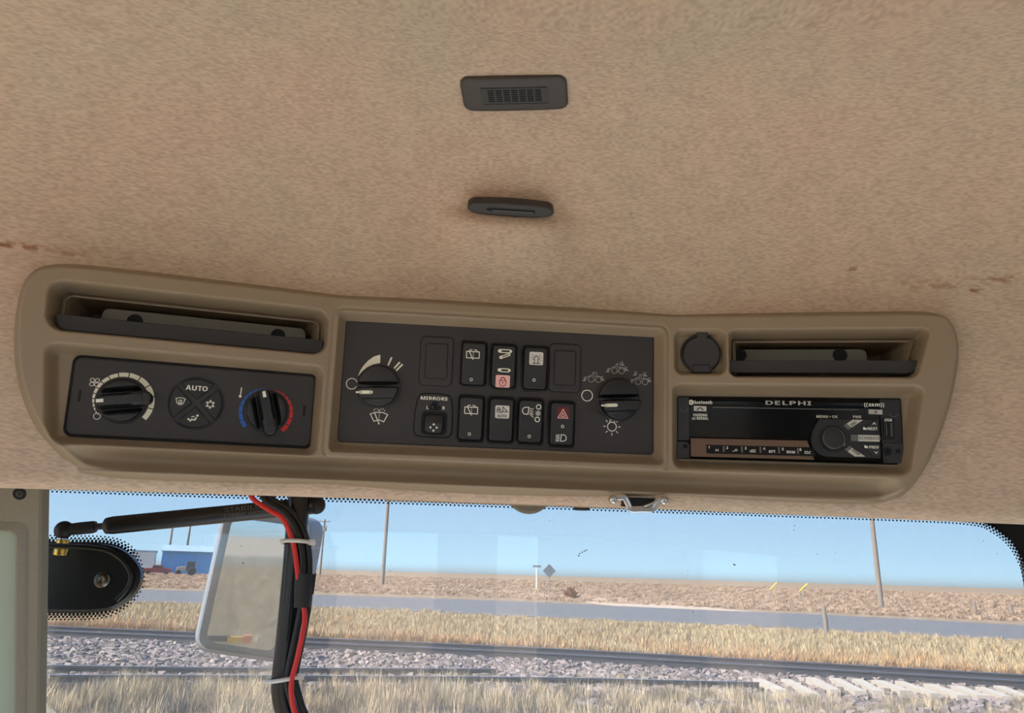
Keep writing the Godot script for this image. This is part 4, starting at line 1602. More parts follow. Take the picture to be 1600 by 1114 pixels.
func build_radio() -> void:
	var o := thing("car_radio", "glossy black single-slot car radio with a round volume knob and silver keys", "radio", console_frame(0.2464, 0.0135, -0.006))
	var body := MB.new(0.001)
	body.pillow(188.0, 57.0, 1.6, 4, 4, flat_z(-1.0), -20.0, 0.8)
	part(o, "chassis", body.mesh(), M.gap_black)
	# glossy front: upright above, its lower third leans out towards the driver
	var lens := MB.new(0.001)
	var xs := [-82.5, 75.5]
	var rows := [[27.0, 1.0], [23.6, 1.4], [21.0, 1.4], [19.0, 1.0], [-8.4, 1.0], [-9.6, 1.3], [-26.4, 6.6], [-27.4, 6.0], [-27.6, -2.0]]
	for i in rows.size() - 1:
		var a: Array = rows[i]
		var b: Array = rows[i + 1]
		lens.quad(Vector3(xs[0], a[0], a[1]), Vector3(xs[1], a[0], a[1]), Vector3(xs[1], b[0], b[1]), Vector3(xs[0], b[0], b[1]), Vector3(0, 0.1, 1) if i < 7 else Vector3(0, -1, 0))
	for k in 2:
		var side := PackedVector3Array()
		for q in rows:
			side.append(Vector3(xs[k], q[0], q[1]))
		for i in side.size() - 1:
			lens.quad(side[i], side[i + 1], Vector3(xs[k], side[i + 1].y, -2.0), Vector3(xs[k], side[i].y, -2.0), Vector3(-1 if k == 0 else 1, 0, 0))
	part(o, "front_lens", lens.mesh(), M.radio_gloss)
	# mirror-like lower window of the display
	var mir := MB.new(0.001)
	mir.quad(Vector3(-81.5, -9.9, 1.55), Vector3(16.5, -9.9, 1.55), Vector3(21.0, -26.3, 6.72), Vector3(-81.5, -26.3, 6.72), Vector3(0, 0.3, 1))
	part(o, "display_window", mir.mesh(), M.radio_mirror, Transform3D(), "mirror-like lower display window")
	var slope := func(_x: float, y: float) -> float: return 1.5 + (-9.6 - y) * 5.3 / 16.8
	# disc slot
	var slot := MB.new(0.001)
	slot.prism(key_poly([[-62.5, 18.5], [60.0, 17.9], [60.0, 17.3], [-62.5, 17.8]]), 1.0, 1.5)
	part(o, "disc_slot_lip", slot.mesh(), M.grey_key)
	# end plates
	for k in 2:
		var sg := -1.0 if k == 0 else 1.0
		var upper := MB.new(0.001)
		upper.pillow(11.0 if k == 0 else 17.0, 40.0, 1.2, 3, 3, flat_z(0.8), -4.0, 0.6, Vector2(-87.7, 7.6) if k == 0 else Vector2(84.6, 7.6))
		part(o, "end_plate", upper.mesh(), M.knob_black)
		var lower := MB.new(0.001)
		if k == 0:
			lower.prism(key_poly([[-93.4, -13.0], [-85.0, -13.0], [-83.0, -14.2], [-82.0, -17.0], [-81.6, -27.6], [-93.0, -28.0]]), -3.0, 1.6, 0.4)
		else:
			lower.prism(key_poly([[76.0, -27.4], [76.0, -13.6], [77.4, -11.2], [80.0, -10.2], [92.8, -10.0], [92.8, -27.0]]), -3.0, 2.0, 0.4)
		var e := part(o, "end_corner", lower.mesh(), M.radio_end)
		part(e, "screw_hole", Ink.new(flat_z(1.6 if k == 0 else 2.0)).disc(Vector2(-86.2, -17.2) if k == 0 else Vector2(88.4, -17.0), 2.1).mesh(), M.gap_black)
		var arc := Ink.new(flat_z(0.8))
		arc.ring(Vector2(-87.2, 17.4) if k == 0 else Vector2(87.0, 15.5), 3.4, 0.5, PI * (1.0 if k == 0 else 1.1), PI * (2.0 if k == 0 else 1.9))
		part(o, "screw_outline", arc.mesh(), M.grey_key)
	# lettering
	var z := 1.55
	letters(o, "DELPHI", Vector3(1.6, 22.7, z), 3.6, M.ink_dim, "brand_lettering", true, 0.0, 2.25)
	letters(o, "Bluetooth", Vector3(-71.6, 22.3, z), 2.9, M.ink, "bluetooth_lettering", true, 0.0, 0.95)
	var bt := Ink.new(flat_z(1.4), Vector2(-81.0, 22.3))
	bt.poly(rrect(3.4, 4.8, 1.6))
	part(o, "bluetooth_symbol", bt.mesh(), M.ink)
	part(o, "bluetooth_rune", Ink.new(flat_z(1.5), Vector2(-81.0, 22.3)).line([Vector2(-0.8, 0.9), Vector2(0.8, -0.7), Vector2(0, -1.5), Vector2(0, 1.5), Vector2(0.8, 0.7), Vector2(-0.8, -0.9)], 0.3).mesh(), M.ink_dark)
	var call_ := keycap(o, "phone_key", [[-78.7, 14.6], [-67.6, 14.3], [-67.6, 19.0], [-78.7, 19.3]], 1.0, 2.4, M.silver_key)
	part(call_, "handset_symbol", Ink.new(flat_z(2.4), Vector2(-73.2, 16.4)).ring(Vector2(0, -1.4), 2.3, 0.9, 0.35, PI - 0.35).disc(Vector2(-2.2, -0.5), 0.7).disc(Vector2(2.2, -0.5), 0.7).mesh(), M.ink_dark)
	letters(o, "PAIRING", Vector3(-73.1, 11.0, 1.15), 1.9, M.ink, "pairing_lettering", true, 0.0, 0.95)
	letters(o, "x2 REDIAL", Vector3(-73.1, 8.0, 1.15), 1.9, M.ink, "redial_lettering", true, 0.0, 0.95)
	letters(o, "MENU • OK", Vector3(33.4, 11.3, 1.15), 2.0, M.ink, "menu_lettering", true, 0.0, 1.05)
	letters(o, "PWR", Vector3(57.6, 11.5, 1.15), 2.0, M.ink, "power_lettering", true)
	letters(o, "((sxm))", Vector3(71.6, 22.2, z), 3.2, M.ink, "satellite_lettering", true, 0.0, 1.1)
	var ej := keycap(o, "eject_key", [[66.9, 14.0], [77.9, 13.9], [77.9, 17.9], [66.9, 18.1]], 1.0, 2.2, M.silver_key)
	part(ej, "eject_symbol", Ink.new(flat_z(2.2), Vector2(72.5, 16.0)).poly(key_poly([[-1.3, 0.0], [1.3, 0.0], [0, 1.2]])).line([Vector2(-1.3, -0.7), Vector2(1.3, -0.7)], 0.5).mesh(), M.ink_dark)
	# preset row in a black bar set into the leaning lens
	var tray := Ink.new(func(x: float, y: float) -> float: return float(slope.call(x, y)))
	tray.poly(key_poly([[-68.2, -15.5], [19.2, -15.5], [22.8, -20.6], [21.4, -23.2], [-67.4, -23.2], [-68.2, -22.4]]))
	part(o, "preset_bar", tray.mesh(), M.gap_black)
	var starts := [-67.6, -52.2, -36.8, -21.4, -6.0, 8.4]
	for i in 6:
		var x0: float = starts[i]
		var wd := 13.0 if i < 5 else 11.6
		var b := MB.new(0.001)
		var c := Vector2(x0 + wd * 0.5, -19.4)
		b.pillow(wd, 6.4, 0.7, 3, 3, func(x: float, y: float) -> float: return float(slope.call(x, y)) + 1.0, 1.0, 0.4, c)
		# pillow asks zf without its centre: shift the slope by hand
		for v in b.v.size():
			var p := b.v[v] * 1000.0
			if p.z > 1.01:
				b.v[v] = Vector3(p.x, p.y, p.z + 19.4 * 5.3 / 16.8) * 0.001
		var key := part(o, "preset_key", b.mesh(), M.radio_matte)
		var kz: float = float(slope.call(0.0, c.y)) + 1.1
		letters(key, str(i + 1), Vector3(x0 + 1.8, -17.9, kz + 0.25), 1.9, M.ink, "preset_number", true)
		match i:
			0:
				part(key, "play_symbol", Ink.new(func(x: float, y: float) -> float: return float(slope.call(x, y)) + 1.1, Vector2(c.x + 2.0, c.y - 0.8)).poly(key_poly([[-1.3, 1.1], [0.4, 0.0], [-1.3, -1.1]])).line([Vector2(0.9, 1.1), Vector2(0.9, -1.1)], 0.6).mesh(), M.ink)
			1:
				part(key, "key_symbol", Ink.new(func(x: float, y: float) -> float: return float(slope.call(x, y)) + 1.1, Vector2(c.x + 1.6, c.y - 0.6)).ring(Vector2(1.2, 0.3), 0.8, 0.5).line([Vector2(0.5, 0.0), Vector2(-1.8, -1.1)], 0.5).mesh(), M.ink)
			2:
				part(key, "cassette_symbol", Ink.new(func(x: float, y: float) -> float: return float(slope.call(x, y)) + 1.1, Vector2(c.x + 1.2, c.y - 0.8)).line([Vector2(-0.6, 1.2), Vector2(2.2, 1.2), Vector2(2.2, -0.9), Vector2(-0.6, -0.9)], 0.4, true).ring(Vector2(-1.6, -0.2), 0.8, 0.45).disc(Vector2(0.8, 0.1), 0.6).mesh(), M.ink)
			_:
				letters(key, ["RPT", "RDM", "ESC"][i - 3], Vector3(c.x + 1.8, -20.2, kz), 2.1, M.ink, "preset_lettering", true)
		if i < 5:
			var sep := MB.new(0.001)
			sep.box(Vector3(x0 + 14.2, -19.4, float(slope.call(0.0, -19.4)) + 0.35), Vector3(1.5, 6.0, 0.9))
			part(o, "preset_divider", sep.mesh(), M.grey_key)
	# control field round the volume knob
	var field := MB.new(0.001)
	field.prism(key_poly([[26.0, 9.0], [73.6, 9.0], [73.6, -24.0], [30.0, -24.0], [24.4, -21.6], [20.4, -16.4], [18.8, -9.0], [20.6, -1.0], [23.4, 4.6]]), 0.8, 7.2, 0.8)
	part(o, "control_field", field.mesh(), M.radio_matte)
	var fz := 7.2
	for q in [[22.6, -9.4, 6.0, 1.6, 0.0], [24.4, -3.0, 6.0, 1.6, -0.1], [25.0, -15.4, 6.0, 1.6, 0.4], [28.4, 2.6, 6.4, 1.6, -0.4], [30.0, -20.4, 6.0, 1.4, 0.7], [35.6, 5.0, 9.0, 1.5, 0.0], [35.8, -22.0, 7.0, 1.3, 0.0]]:
		var rib := MB.new(0.001)
		rib.box(Vector3(q[0], q[1], fz + 0.3), Vector3(q[2], q[3], 0.6), Basis(Vector3.BACK, q[4]))
		part(o, "field_rib", rib.mesh(), M.switch_black)
	var kc := Vector2(35.6, -8.4)
	var collar := MB.new(0.001)
	collar.lathe([Vector2(11.4, fz - 1.0), Vector2(11.4, fz + 0.6), Vector2(10.6, fz + 1.0), Vector2(9.4, fz + 0.5)], 40, Vector3(kc.x, kc.y, 0))
	part(o, "knob_collar", collar.mesh(), M.switch_black)
	var kn := MB.new(0.001)
	kn.lathe([Vector2(8.6, fz), Vector2(8.5, fz + 7.0), Vector2(8.1, fz + 8.0), Vector2(7.4, fz + 8.3), Vector2(5.0, fz + 8.5), Vector2(0.05, fz + 8.6)], 44, Vector3(kc.x, kc.y, 0))
	var vk := part(o, "volume_knob", kn.mesh(), M.knob_black)
	var kr := MB.new(0.001)
	kr.lathe([Vector2(8.55, fz + 6.7), Vector2(8.85, fz + 7.1), Vector2(8.7, fz + 7.6), Vector2(8.2, fz + 7.7), Vector2(8.0, fz + 7.2)], 44, Vector3(kc.x, kc.y, 0))
	part(vk, "knob_ring", kr.mesh(), M.grey_key)
	keycap(o, "collar_tab", [[43.6, -10.0], [46.4, -11.8], [45.8, -14.6], [42.2, -13.4]], fz, fz + 1.0, M.grey_key)
	# silver keys
	var src := keycap(o, "source_key", [[44.6, 3.0], [48.7, -0.2], [60.9, 8.3], [52.7, 8.5]], fz - 0.5, fz + 1.6, M.silver_key)
	letters(src, "SRC", Vector3(53.0, 5.0, fz + 1.7), 2.2, M.ink_dark, "source_lettering", true, 0.66)
	keycap(o, "source_key_root", [[44.4, 3.2], [48.7, -0.4], [51.4, 1.6], [47.8, 4.9]], fz - 0.5, fz + 1.7, M.grey_key)
	var sc := keycap(o, "scan_key", [[50.4, -9.8], [73.0, -9.8], [73.0, -4.4], [50.4, -4.3]], fz - 0.5, fz + 1.6, M.silver_key)
	letters(sc, "SCAN", Vector3(61.2, -7.0, fz + 1.7), 2.5, M.grey_key, "scan_lettering", true)
	letters(sc, "ASCN", Vector3(69.6, -7.1, fz + 1.7), 1.6, M.grey_key, "small_lettering", true)
	keycap(o, "scan_key_root", [[50.2, -9.9], [56.4, -9.9], [56.4, -4.2], [50.2, -4.2]], fz - 0.5, fz + 1.7, M.grey_key)
	var ds := keycap(o, "display_key", [[45.0, -16.8], [49.1, -13.8], [61.2, -22.6], [53.0, -22.8]], fz - 0.5, fz + 1.6, M.silver_key)
	letters(ds, "DISP", Vector3(53.9, -19.0, fz + 1.7), 2.2, M.ink_dark, "display_lettering", true, -0.72)
	keycap(o, "display_key_root", [[44.6, -16.8], [49.1, -13.6], [51.6, -15.4], [47.6, -18.8]], fz - 0.5, fz + 1.7, M.grey_key)
	var nx := keycap(o, "next_key", [[58.4, -1.7], [72.6, -1.6], [72.6, 8.2], [69.4, 8.2]], fz - 0.5, fz + 1.2, M.switch_black)
	letters(nx, "NEXT", Vector3(67.6, 1.0, fz + 1.3), 2.3, M.ink, "next_lettering", true)
	part(nx, "folder_symbol", Ink.new(flat_z(fz + 1.2), Vector2(61.8, 1.0)).poly(key_poly([[-1.4, 1.2], [-0.3, 1.2], [0.0, 0.8], [1.4, 0.4], [1.4, -1.0], [-1.4, -1.0]])).mesh(), M.ink)
	part(nx, "up_symbol", Ink.new(flat_z(fz + 1.2), Vector2(69.2, 5.4)).line([Vector2(-1.3, -0.9), Vector2(0, 0.8), Vector2(1.3, -0.9)], 0.55).mesh(), M.ink)
	var pv := keycap(o, "previous_key", [[57.6, -12.8], [73.4, -11.4], [73.2, -22.8], [67.4, -22.4]], fz - 0.5, fz + 1.2, M.switch_black)
	letters(pv, "PREV", Vector3(68.2, -14.6, fz + 1.3), 2.3, M.ink, "previous_lettering", true)
	part(pv, "folder_symbol", Ink.new(flat_z(fz + 1.2), Vector2(62.2, -14.4)).poly(key_poly([[-1.4, 1.2], [-0.3, 1.2], [0.0, 0.8], [1.4, 0.4], [1.4, -1.0], [-1.4, -1.0]])).mesh(), M.ink)
	part(pv, "down_symbol", Ink.new(flat_z(fz + 1.2), Vector2(69.8, -18.9)).line([Vector2(-1.3, 0.9), Vector2(0, -0.8), Vector2(1.3, 0.9)], 0.55).mesh(), M.ink)
	# usb port and aux jack
	var us := MB.new(0.001)
	us.pillow(8.6, 18.4, 0.8, 3, 3, flat_z(1.8), 0.0, 0.5, Vector2(82.2, 2.2))
	var ub := part(o, "usb_port", us.mesh(), M.radio_matte)
	part(ub, "port_opening", Ink.new(flat_z(1.8)).poly(rrect(6.0, 14.0, 0.5, Vector2(82.2, 1.0))).mesh(), M.gap_black)
	part(ub, "contact_strip", Ink.new(flat_z(1.9)).poly(rrect(1.0, 11.5, 0.2, Vector2(84.2, 1.0))).poly(rrect(0.6, 10.5, 0.2, Vector2(80.4, 1.0))).mesh(), M.grey_key)
	letters(ub, "USB", Vector3(82.0, 9.2, 1.9), 1.2, M.ink, "usb_lettering", true)
	var jk := MB.new(0.001)
	jk.lathe([Vector2(3.7, 1.5), Vector2(3.7, 2.6), Vector2(3.1, 2.9), Vector2(2.4, 2.6), Vector2(2.3, 1.5)], 28, Vector3(80.4, -17.1, 0))
	var ja := part(o, "audio_jack", jk.mesh(), M.switch_black)
	part(ja, "jack_hole", Ink.new(flat_z(2.0)).disc(Vector2(80.4, -17.1), 2.3).mesh(), M.gap_black)


# ---------------------------------------------------------------- power socket
func build_power_socket() -> void:
	var o := thing("power_socket", "round power socket with a flip-up dark rubber cap beside the right tray", "socket", console_frame(0.1738, 0.0795, -0.001))
	var ring := MB.new(0.001)
	ring.lathe([Vector2(17.8, 0.0), Vector2(17.8, 2.2), Vector2(17.2, 3.0), Vector2(15.4, 3.0), Vector2(15.2, 0.0)], 44)
	part(o, "socket_collar", ring.mesh(), M.knob_soft)
	var cap := PackedVector2Array()
	for i in 29:
		var a := lerpf(deg_to_rad(-52.0), deg_to_rad(232.0), i / 28.0)
		cap.append(Vector2.from_angle(a) * 16.2 + Vector2(0.6, -1.0))
	cap.append(Vector2(-8.4, -17.6))
	cap.append(Vector2(-6.4, -18.6))
	cap.append(Vector2(7.4, -18.6))
	cap.append(Vector2(9.4, -17.4))
	var cm := MB.new(0.001)
	cm.prism(cap, 2.0, 6.5, 1.0)
	var c := part(o, "socket_cap", cm.mesh(), M.liner_rubber)
	var lip := MB.new(0.001)
	lip.pillow(15.0, 7.6, 1.5, 4, 4, flat_z(7.4), 5.0, 0.8, Vector2(0.5, -14.6))
	part(c, "lift_tab", lip.mesh(), M.liner_rubber)
	var hinge := MB.new(0.001)
	hinge.pillow(9.6, 8.4, 1.0, 4, 4, flat_z(6.8), 0.0, 0.8, Vector2(1.4, 15.8))
	part(o, "hinge_strap", hinge.mesh(), M.knob_soft)


# ---------------------------------------------------------------- things on the headliner
# frame on the curved cloth at (s, u): x along it, y up it, z out of it
func liner_frame(s: float, u: float, lift := 0.0) -> Transform3D:
	var rad := 0.175
	var a := maxf(0.0, (u - 0.122) / rad)
	var t := u if u < 0.122 else 0.122 + rad * sin(a)
	var d := -0.010 + rad * (1.0 - cos(a))
	var q := along(curve_soft, s)
	var b := Basis(Vector3.RIGHT, TILT) * Basis(Vector3.UP, -q.z) * Basis(Vector3.RIGHT, a)
	return Transform3D(b, on_liner(s, t, d) + b.z * lift)


# the grille sits a little turned and out of square
func skew(m: MB) -> void:
	for i in m.v.size():
		var p := m.v[i]
		m.v[i] = Vector3(0.0022 + p.x * 0.941 - p.y * 0.198, p.x * 0.108 + p.y * 0.948, p.z)


func build_ceiling_fittings() -> void:
	# grille
	var g := thing("ceiling_grille", "dark grey rounded plastic grille with fine louvres fixed to the headliner", "grille", liner_frame(-0.0121, 0.3126, 0.0))
	var m := MB.new(0.001)
	var dome := func(x: float, y: float) -> float: return 6.0 - 1.6 * pow(absf(x) / 46.0, 3.0) - 1.4 * pow(absf(y) / 17.0, 3.0)
	m.pillow(92.0, 32.0, 7.5, 20, 14, dome, -1.0, 1.2)
	skew(m)
	part(g, "cover", m.mesh(), M.vent_plastic)
	var well := MB.new(0.001)
	var wi := rrect(58.0, 16.0, 1.2)
	well.prism(wi, 5.2, 6.05)
	skew(well)
	part(g, "louvre_field", well.mesh(), M.bezel_plastic)
	for i in 7:
		for j in 6:
			var sl := MB.new(0.001)
			sl.box(Vector3(-20.4 + i * 6.8, 5.2 - j * 2.0, 6.12), Vector3(5.3, 1.25, 0.2))
			skew(sl)
			part(g, "louvre_slot", sl.mesh(), M.gap_black)
	for q in [[0, 7.6, 57.0, 0.4], [0, -7.6, 57.0, 0.4]]:
		var ln := MB.new(0.001)
		ln.box(Vector3(q[0], q[1], 6.1), Vector3(q[2], q[3], 0.2))
		skew(ln)
		part(g, "field_line", ln.mesh(), M.gap_black)
	# slot bezel: oval ring that faces downwards out of the drawn-out cloth
	var f := liner_frame(-0.0048, 0.2090, 0.0135)
	f.basis = f.basis * Basis(Vector3.RIGHT, 0.50)
	var o := thing("slot_bezel", "dark oval slot bezel standing out of the headliner below the grille", "bezel", f)
	var b := MB.new(0.001)
	b.pillow(77.0, 14.5, 7.2, 24, 10, func(_x: float, _y: float) -> float: return 3.0, -6.0, 1.6)
	for i in b.v.size():
		b.v[i].y *= 1.0 - 0.32 * pow(b.v[i].x / 0.0385, 2.0)
	part(o, "oval_ring", b.mesh(), M.bezel_plastic)
	var sl2 := MB.new(0.001)
	sl2.prism(rrect(43.0, 3.4, 1.0), 2.9, 3.15)
	part(o, "slot_opening", sl2.mesh(), M.gap_black)
	var edge := MB.new(0.001)
	edge.box(Vector3(2.0, -1.0, 3.2), Vector3(36.0, 0.7, 0.3))
	part(o, "slot_edge", edge.mesh(), M.strip_grey)


# ---------------------------------------------------------------- hardware by the windscreen
func rel(x: float, y: float, z: float) -> Vector3:
	return Vector3(x, EYE_H + y, z)


func build_window_hardware() -> void:
	# hinge bracket on the glass
	var br := thing("hinge_bracket", "black rounded window hinge bracket with one bolt on the dotted glass", "bracket", off(rel(-0.45, -0.018, -0.905)))
	var shape := PackedVector2Array()
	for q in smooth_path([Vector2(-0.09, 0.0385), Vector2(0.0, 0.0385), Vector2(0.060, 0.0385), Vector2(0.090, 0.0295), Vector2(0.1085, 0.0105), Vector2(0.1085, -0.0085), Vector2(0.096, -0.0255), Vector2(0.072, -0.0345), Vector2(0.0, -0.0360), Vector2(-0.09, -0.0360)], 5):
		shape.append(q)
	var m := MB.new()
	m.prism(shape, -0.012, 0.0, 0.003)
	part(br, "plate", m.mesh(), M.black_paint)
	var rib := MB.new()
	rib.tube(smooth_path([Vector3(-0.09, 0.034, 0.001), Vector3(0.0, 0.034, 0.001), Vector3(0.058, 0.0335, 0.001), Vector3(0.084, 0.025, 0.001), Vector3(0.100, 0.008, 0.001), Vector3(0.100, -0.008, 0.001), Vector3(0.09, -0.022, 0.001)], 5), 0.0030, 8)
	part(br, "edge_rib", rib.mesh(), M.black_paint)
	var bolt := MB.new()
	bolt.lathe([Vector2(0.0085, 0.0), Vector2(0.0085, 0.0012), Vector2(0.0062, 0.0016), Vector2(0.0060, 0.0040), Vector2(0.0050, 0.0048), Vector2(0.0026, 0.0048), Vector2(0.0024, 0.0030), Vector2(0.0001, 0.0030)], 28, Vector3(0.0705, -0.0005, 0))
	part(br, "bolt", bolt.mesh(), M.bolt_steel, Transform3D(), "small round steel bolt head")
	# gas strut
	var st := thing("gas_strut", "long black gas strut slanting up from the hinge bracket to the post", "gas strut")
	var a := rel(-0.4190, 0.0335, -0.880)
	var b := rel(-0.1505, 0.0695, -0.880)
	var dir := (b - a).normalized()
	var ball := MB.new()
	ball_shape(ball, a, 0.0098)
	var bo := part(st, "ball_joint", ball.mesh(), M.rubber_black)
	var neck := MB.new()
	neck.tube([a + dir * 0.004, a + dir * 0.016, a + dir * 0.030, a + dir * 0.0335], [0.0062, 0.0068, 0.0068, 0.0060], 16)
	part(st, "joint_sleeve", neck.mesh(), M.rubber_black)
	var rod := MB.new()
	rod.tube([a + dir * 0.030, a + dir * 0.062], 0.0036, 14)
	part(st, "piston_rod", rod.mesh(), M.rail_steel)
	var cyl := MB.new()
	cyl.tube([a + dir * 0.0425, a + dir * 0.0445, a + dir * 0.052, a + dir * 0.25, b], [0.0062, 0.0088, 0.0098, 0.0098, 0.0098], 24)
	var barrel := part(st, "barrel", cyl.mesh(), M.black_paint)
	# worn print on the barrel
	var fr := Transform3D(Basis(dir, Vector3.BACK.cross(dir).normalized(), Vector3.BACK), a + dir * 0.197 + Vector3(0, 0, 0.0099))
	var t := letters(st, "STABILUS", Vector3.ZERO, 4.4, M.grey_key, "strut_lettering", false, 0.0, 1.75)
	t.transform = fr * Transform3D(Basis.from_scale(Vector3(1.75, 1, 1)), Vector3(0, 0.0035, 0.0))
	var t2 := letters(st, "2749ME 0475N", Vector3.ZERO, 3.0, M.grey_key, "strut_number", false, 0.0, 1.7)
	t2.transform = fr * Transform3D(Basis.from_scale(Vector3(1.7, 1, 1)), Vector3(0, -0.0028, 0.0))
	var end := MB.new()
	ball_shape(end, rel(-0.1475, 0.0695, -0.880), 0.0100)
	part(st, "end_joint", end.mesh(), M.rubber_black)
	var stud := MB.new()
	stud.tube([a + Vector3(0, -0.006, 0), a + Vector3(0, -0.014, 0)], 0.0036, 12)
	part(st, "ball_stud", stud.mesh(), M.chrome)
	for q in [[-0.0125, 0.0072, 0.0040], [-0.0235, 0.0080, 0.0072]]:
		var nut := MB.new()
		nut.lathe([Vector2(q[1] * 0.9, -q[2] * 0.5), Vector2(q[1], -q[2] * 0.4), Vector2(q[1], q[2] * 0.4), Vector2(q[1] * 0.9, q[2] * 0.5)], 6, a + Vector3(0.0015, q[0], 0.0), Basis(Vector3.RIGHT, PI / 2) * Basis(Vector3.BACK, 0.3))
		part(st, "stud_nut", nut.mesh(), M.brass, Transform3D(), "brass coloured nut")
	# wire latch under the console
	var lt := thing("latch_bracket", "small bent chrome latch bracket hanging under the console's lower edge", "latch")
	var lp := []
	for q in [[0.0915, -0.0525], [0.0954, -0.0507], [0.1033, -0.0504], [0.1067, -0.0552], [0.1096, -0.0600], [0.1180, -0.0598], [0.1281, -0.0593], [0.1315, -0.0549], [0.1349, -0.0509], [0.1427, -0.0518]]:
		lp.append(on_console(q[0], q[1], 0.010))
	var wire := MB.new()
	wire.tube(smooth_path(lp, 5), 0.0011, 10, 2.6)
	part(lt, "bent_strip", wire.mesh(), M.chrome)
	for q in [[0.0940, -0.0527], [0.1386, -0.0520]]:
		var sc := MB.new()
		sc.lathe([Vector2(0.0034, -0.006), Vector2(0.0034, 0.0), Vector2(0.0030, 0.0016), Vector2(0.0012, 0.0020), Vector2(0.0001, 0.0020)], 16)
		part(lt, "screw_head", sc.mesh(), M.chrome, console_frame(q[0], q[1], 0.011))
	var arm := MB.new()
	arm.tube(smooth_path([on_console(0.1200, -0.0574, 0.013), on_console(0.1264, -0.0548, 0.014), on_console(0.1330, -0.0519, 0.013)], 4), 0.0010, 8)
	part(lt, "release_arm", arm.mesh(), M.chrome)
	var plate := MB.new(0.001)
	plate.pillow(30.0, 8.0, 1.0, 3, 3, flat_z(0.0), -12.0, 0.5)
	part(lt, "dark_socket", plate.mesh(), M.gap_black, console_frame(0.1195, -0.0545, 0.0035))
	# round housing and clip behind the headliner edge
	var disc := MB.new()
	disc.lathe([Vector2(0.0300, -0.006), Vector2(0.0300, 0.003), Vector2(0.0270, 0.006), Vector2(0.0001, 0.007)], 40)
	solo("sensor_housing", "grey-brown round housing peeping below the headliner edge on the glass", "housing", disc.mesh(), M.pillar_paint, off(rel(0.1043, 0.1028, -0.938)))
	var clip := MB.new()
	clip.pillow(0.020, 0.014, 0.003, 4, 4, flat_z(0.004), -0.004, 0.0012)
	solo("glass_clip", "small black clip on the glass edge beside the round housing", "clip", clip.mesh(), M.rubber_black, off(rel(0.1715, 0.0865, -0.940)))


func ball_shape(m: MB, c: Vector3, r: float) -> void:
	var prof := []
	for i in 13:
		var a := -PI / 2 + PI * i / 12.0
		prof.append(Vector2(maxf(cos(a), 0.004) * r, sin(a) * r))
	m.lathe(prof, 24, c)


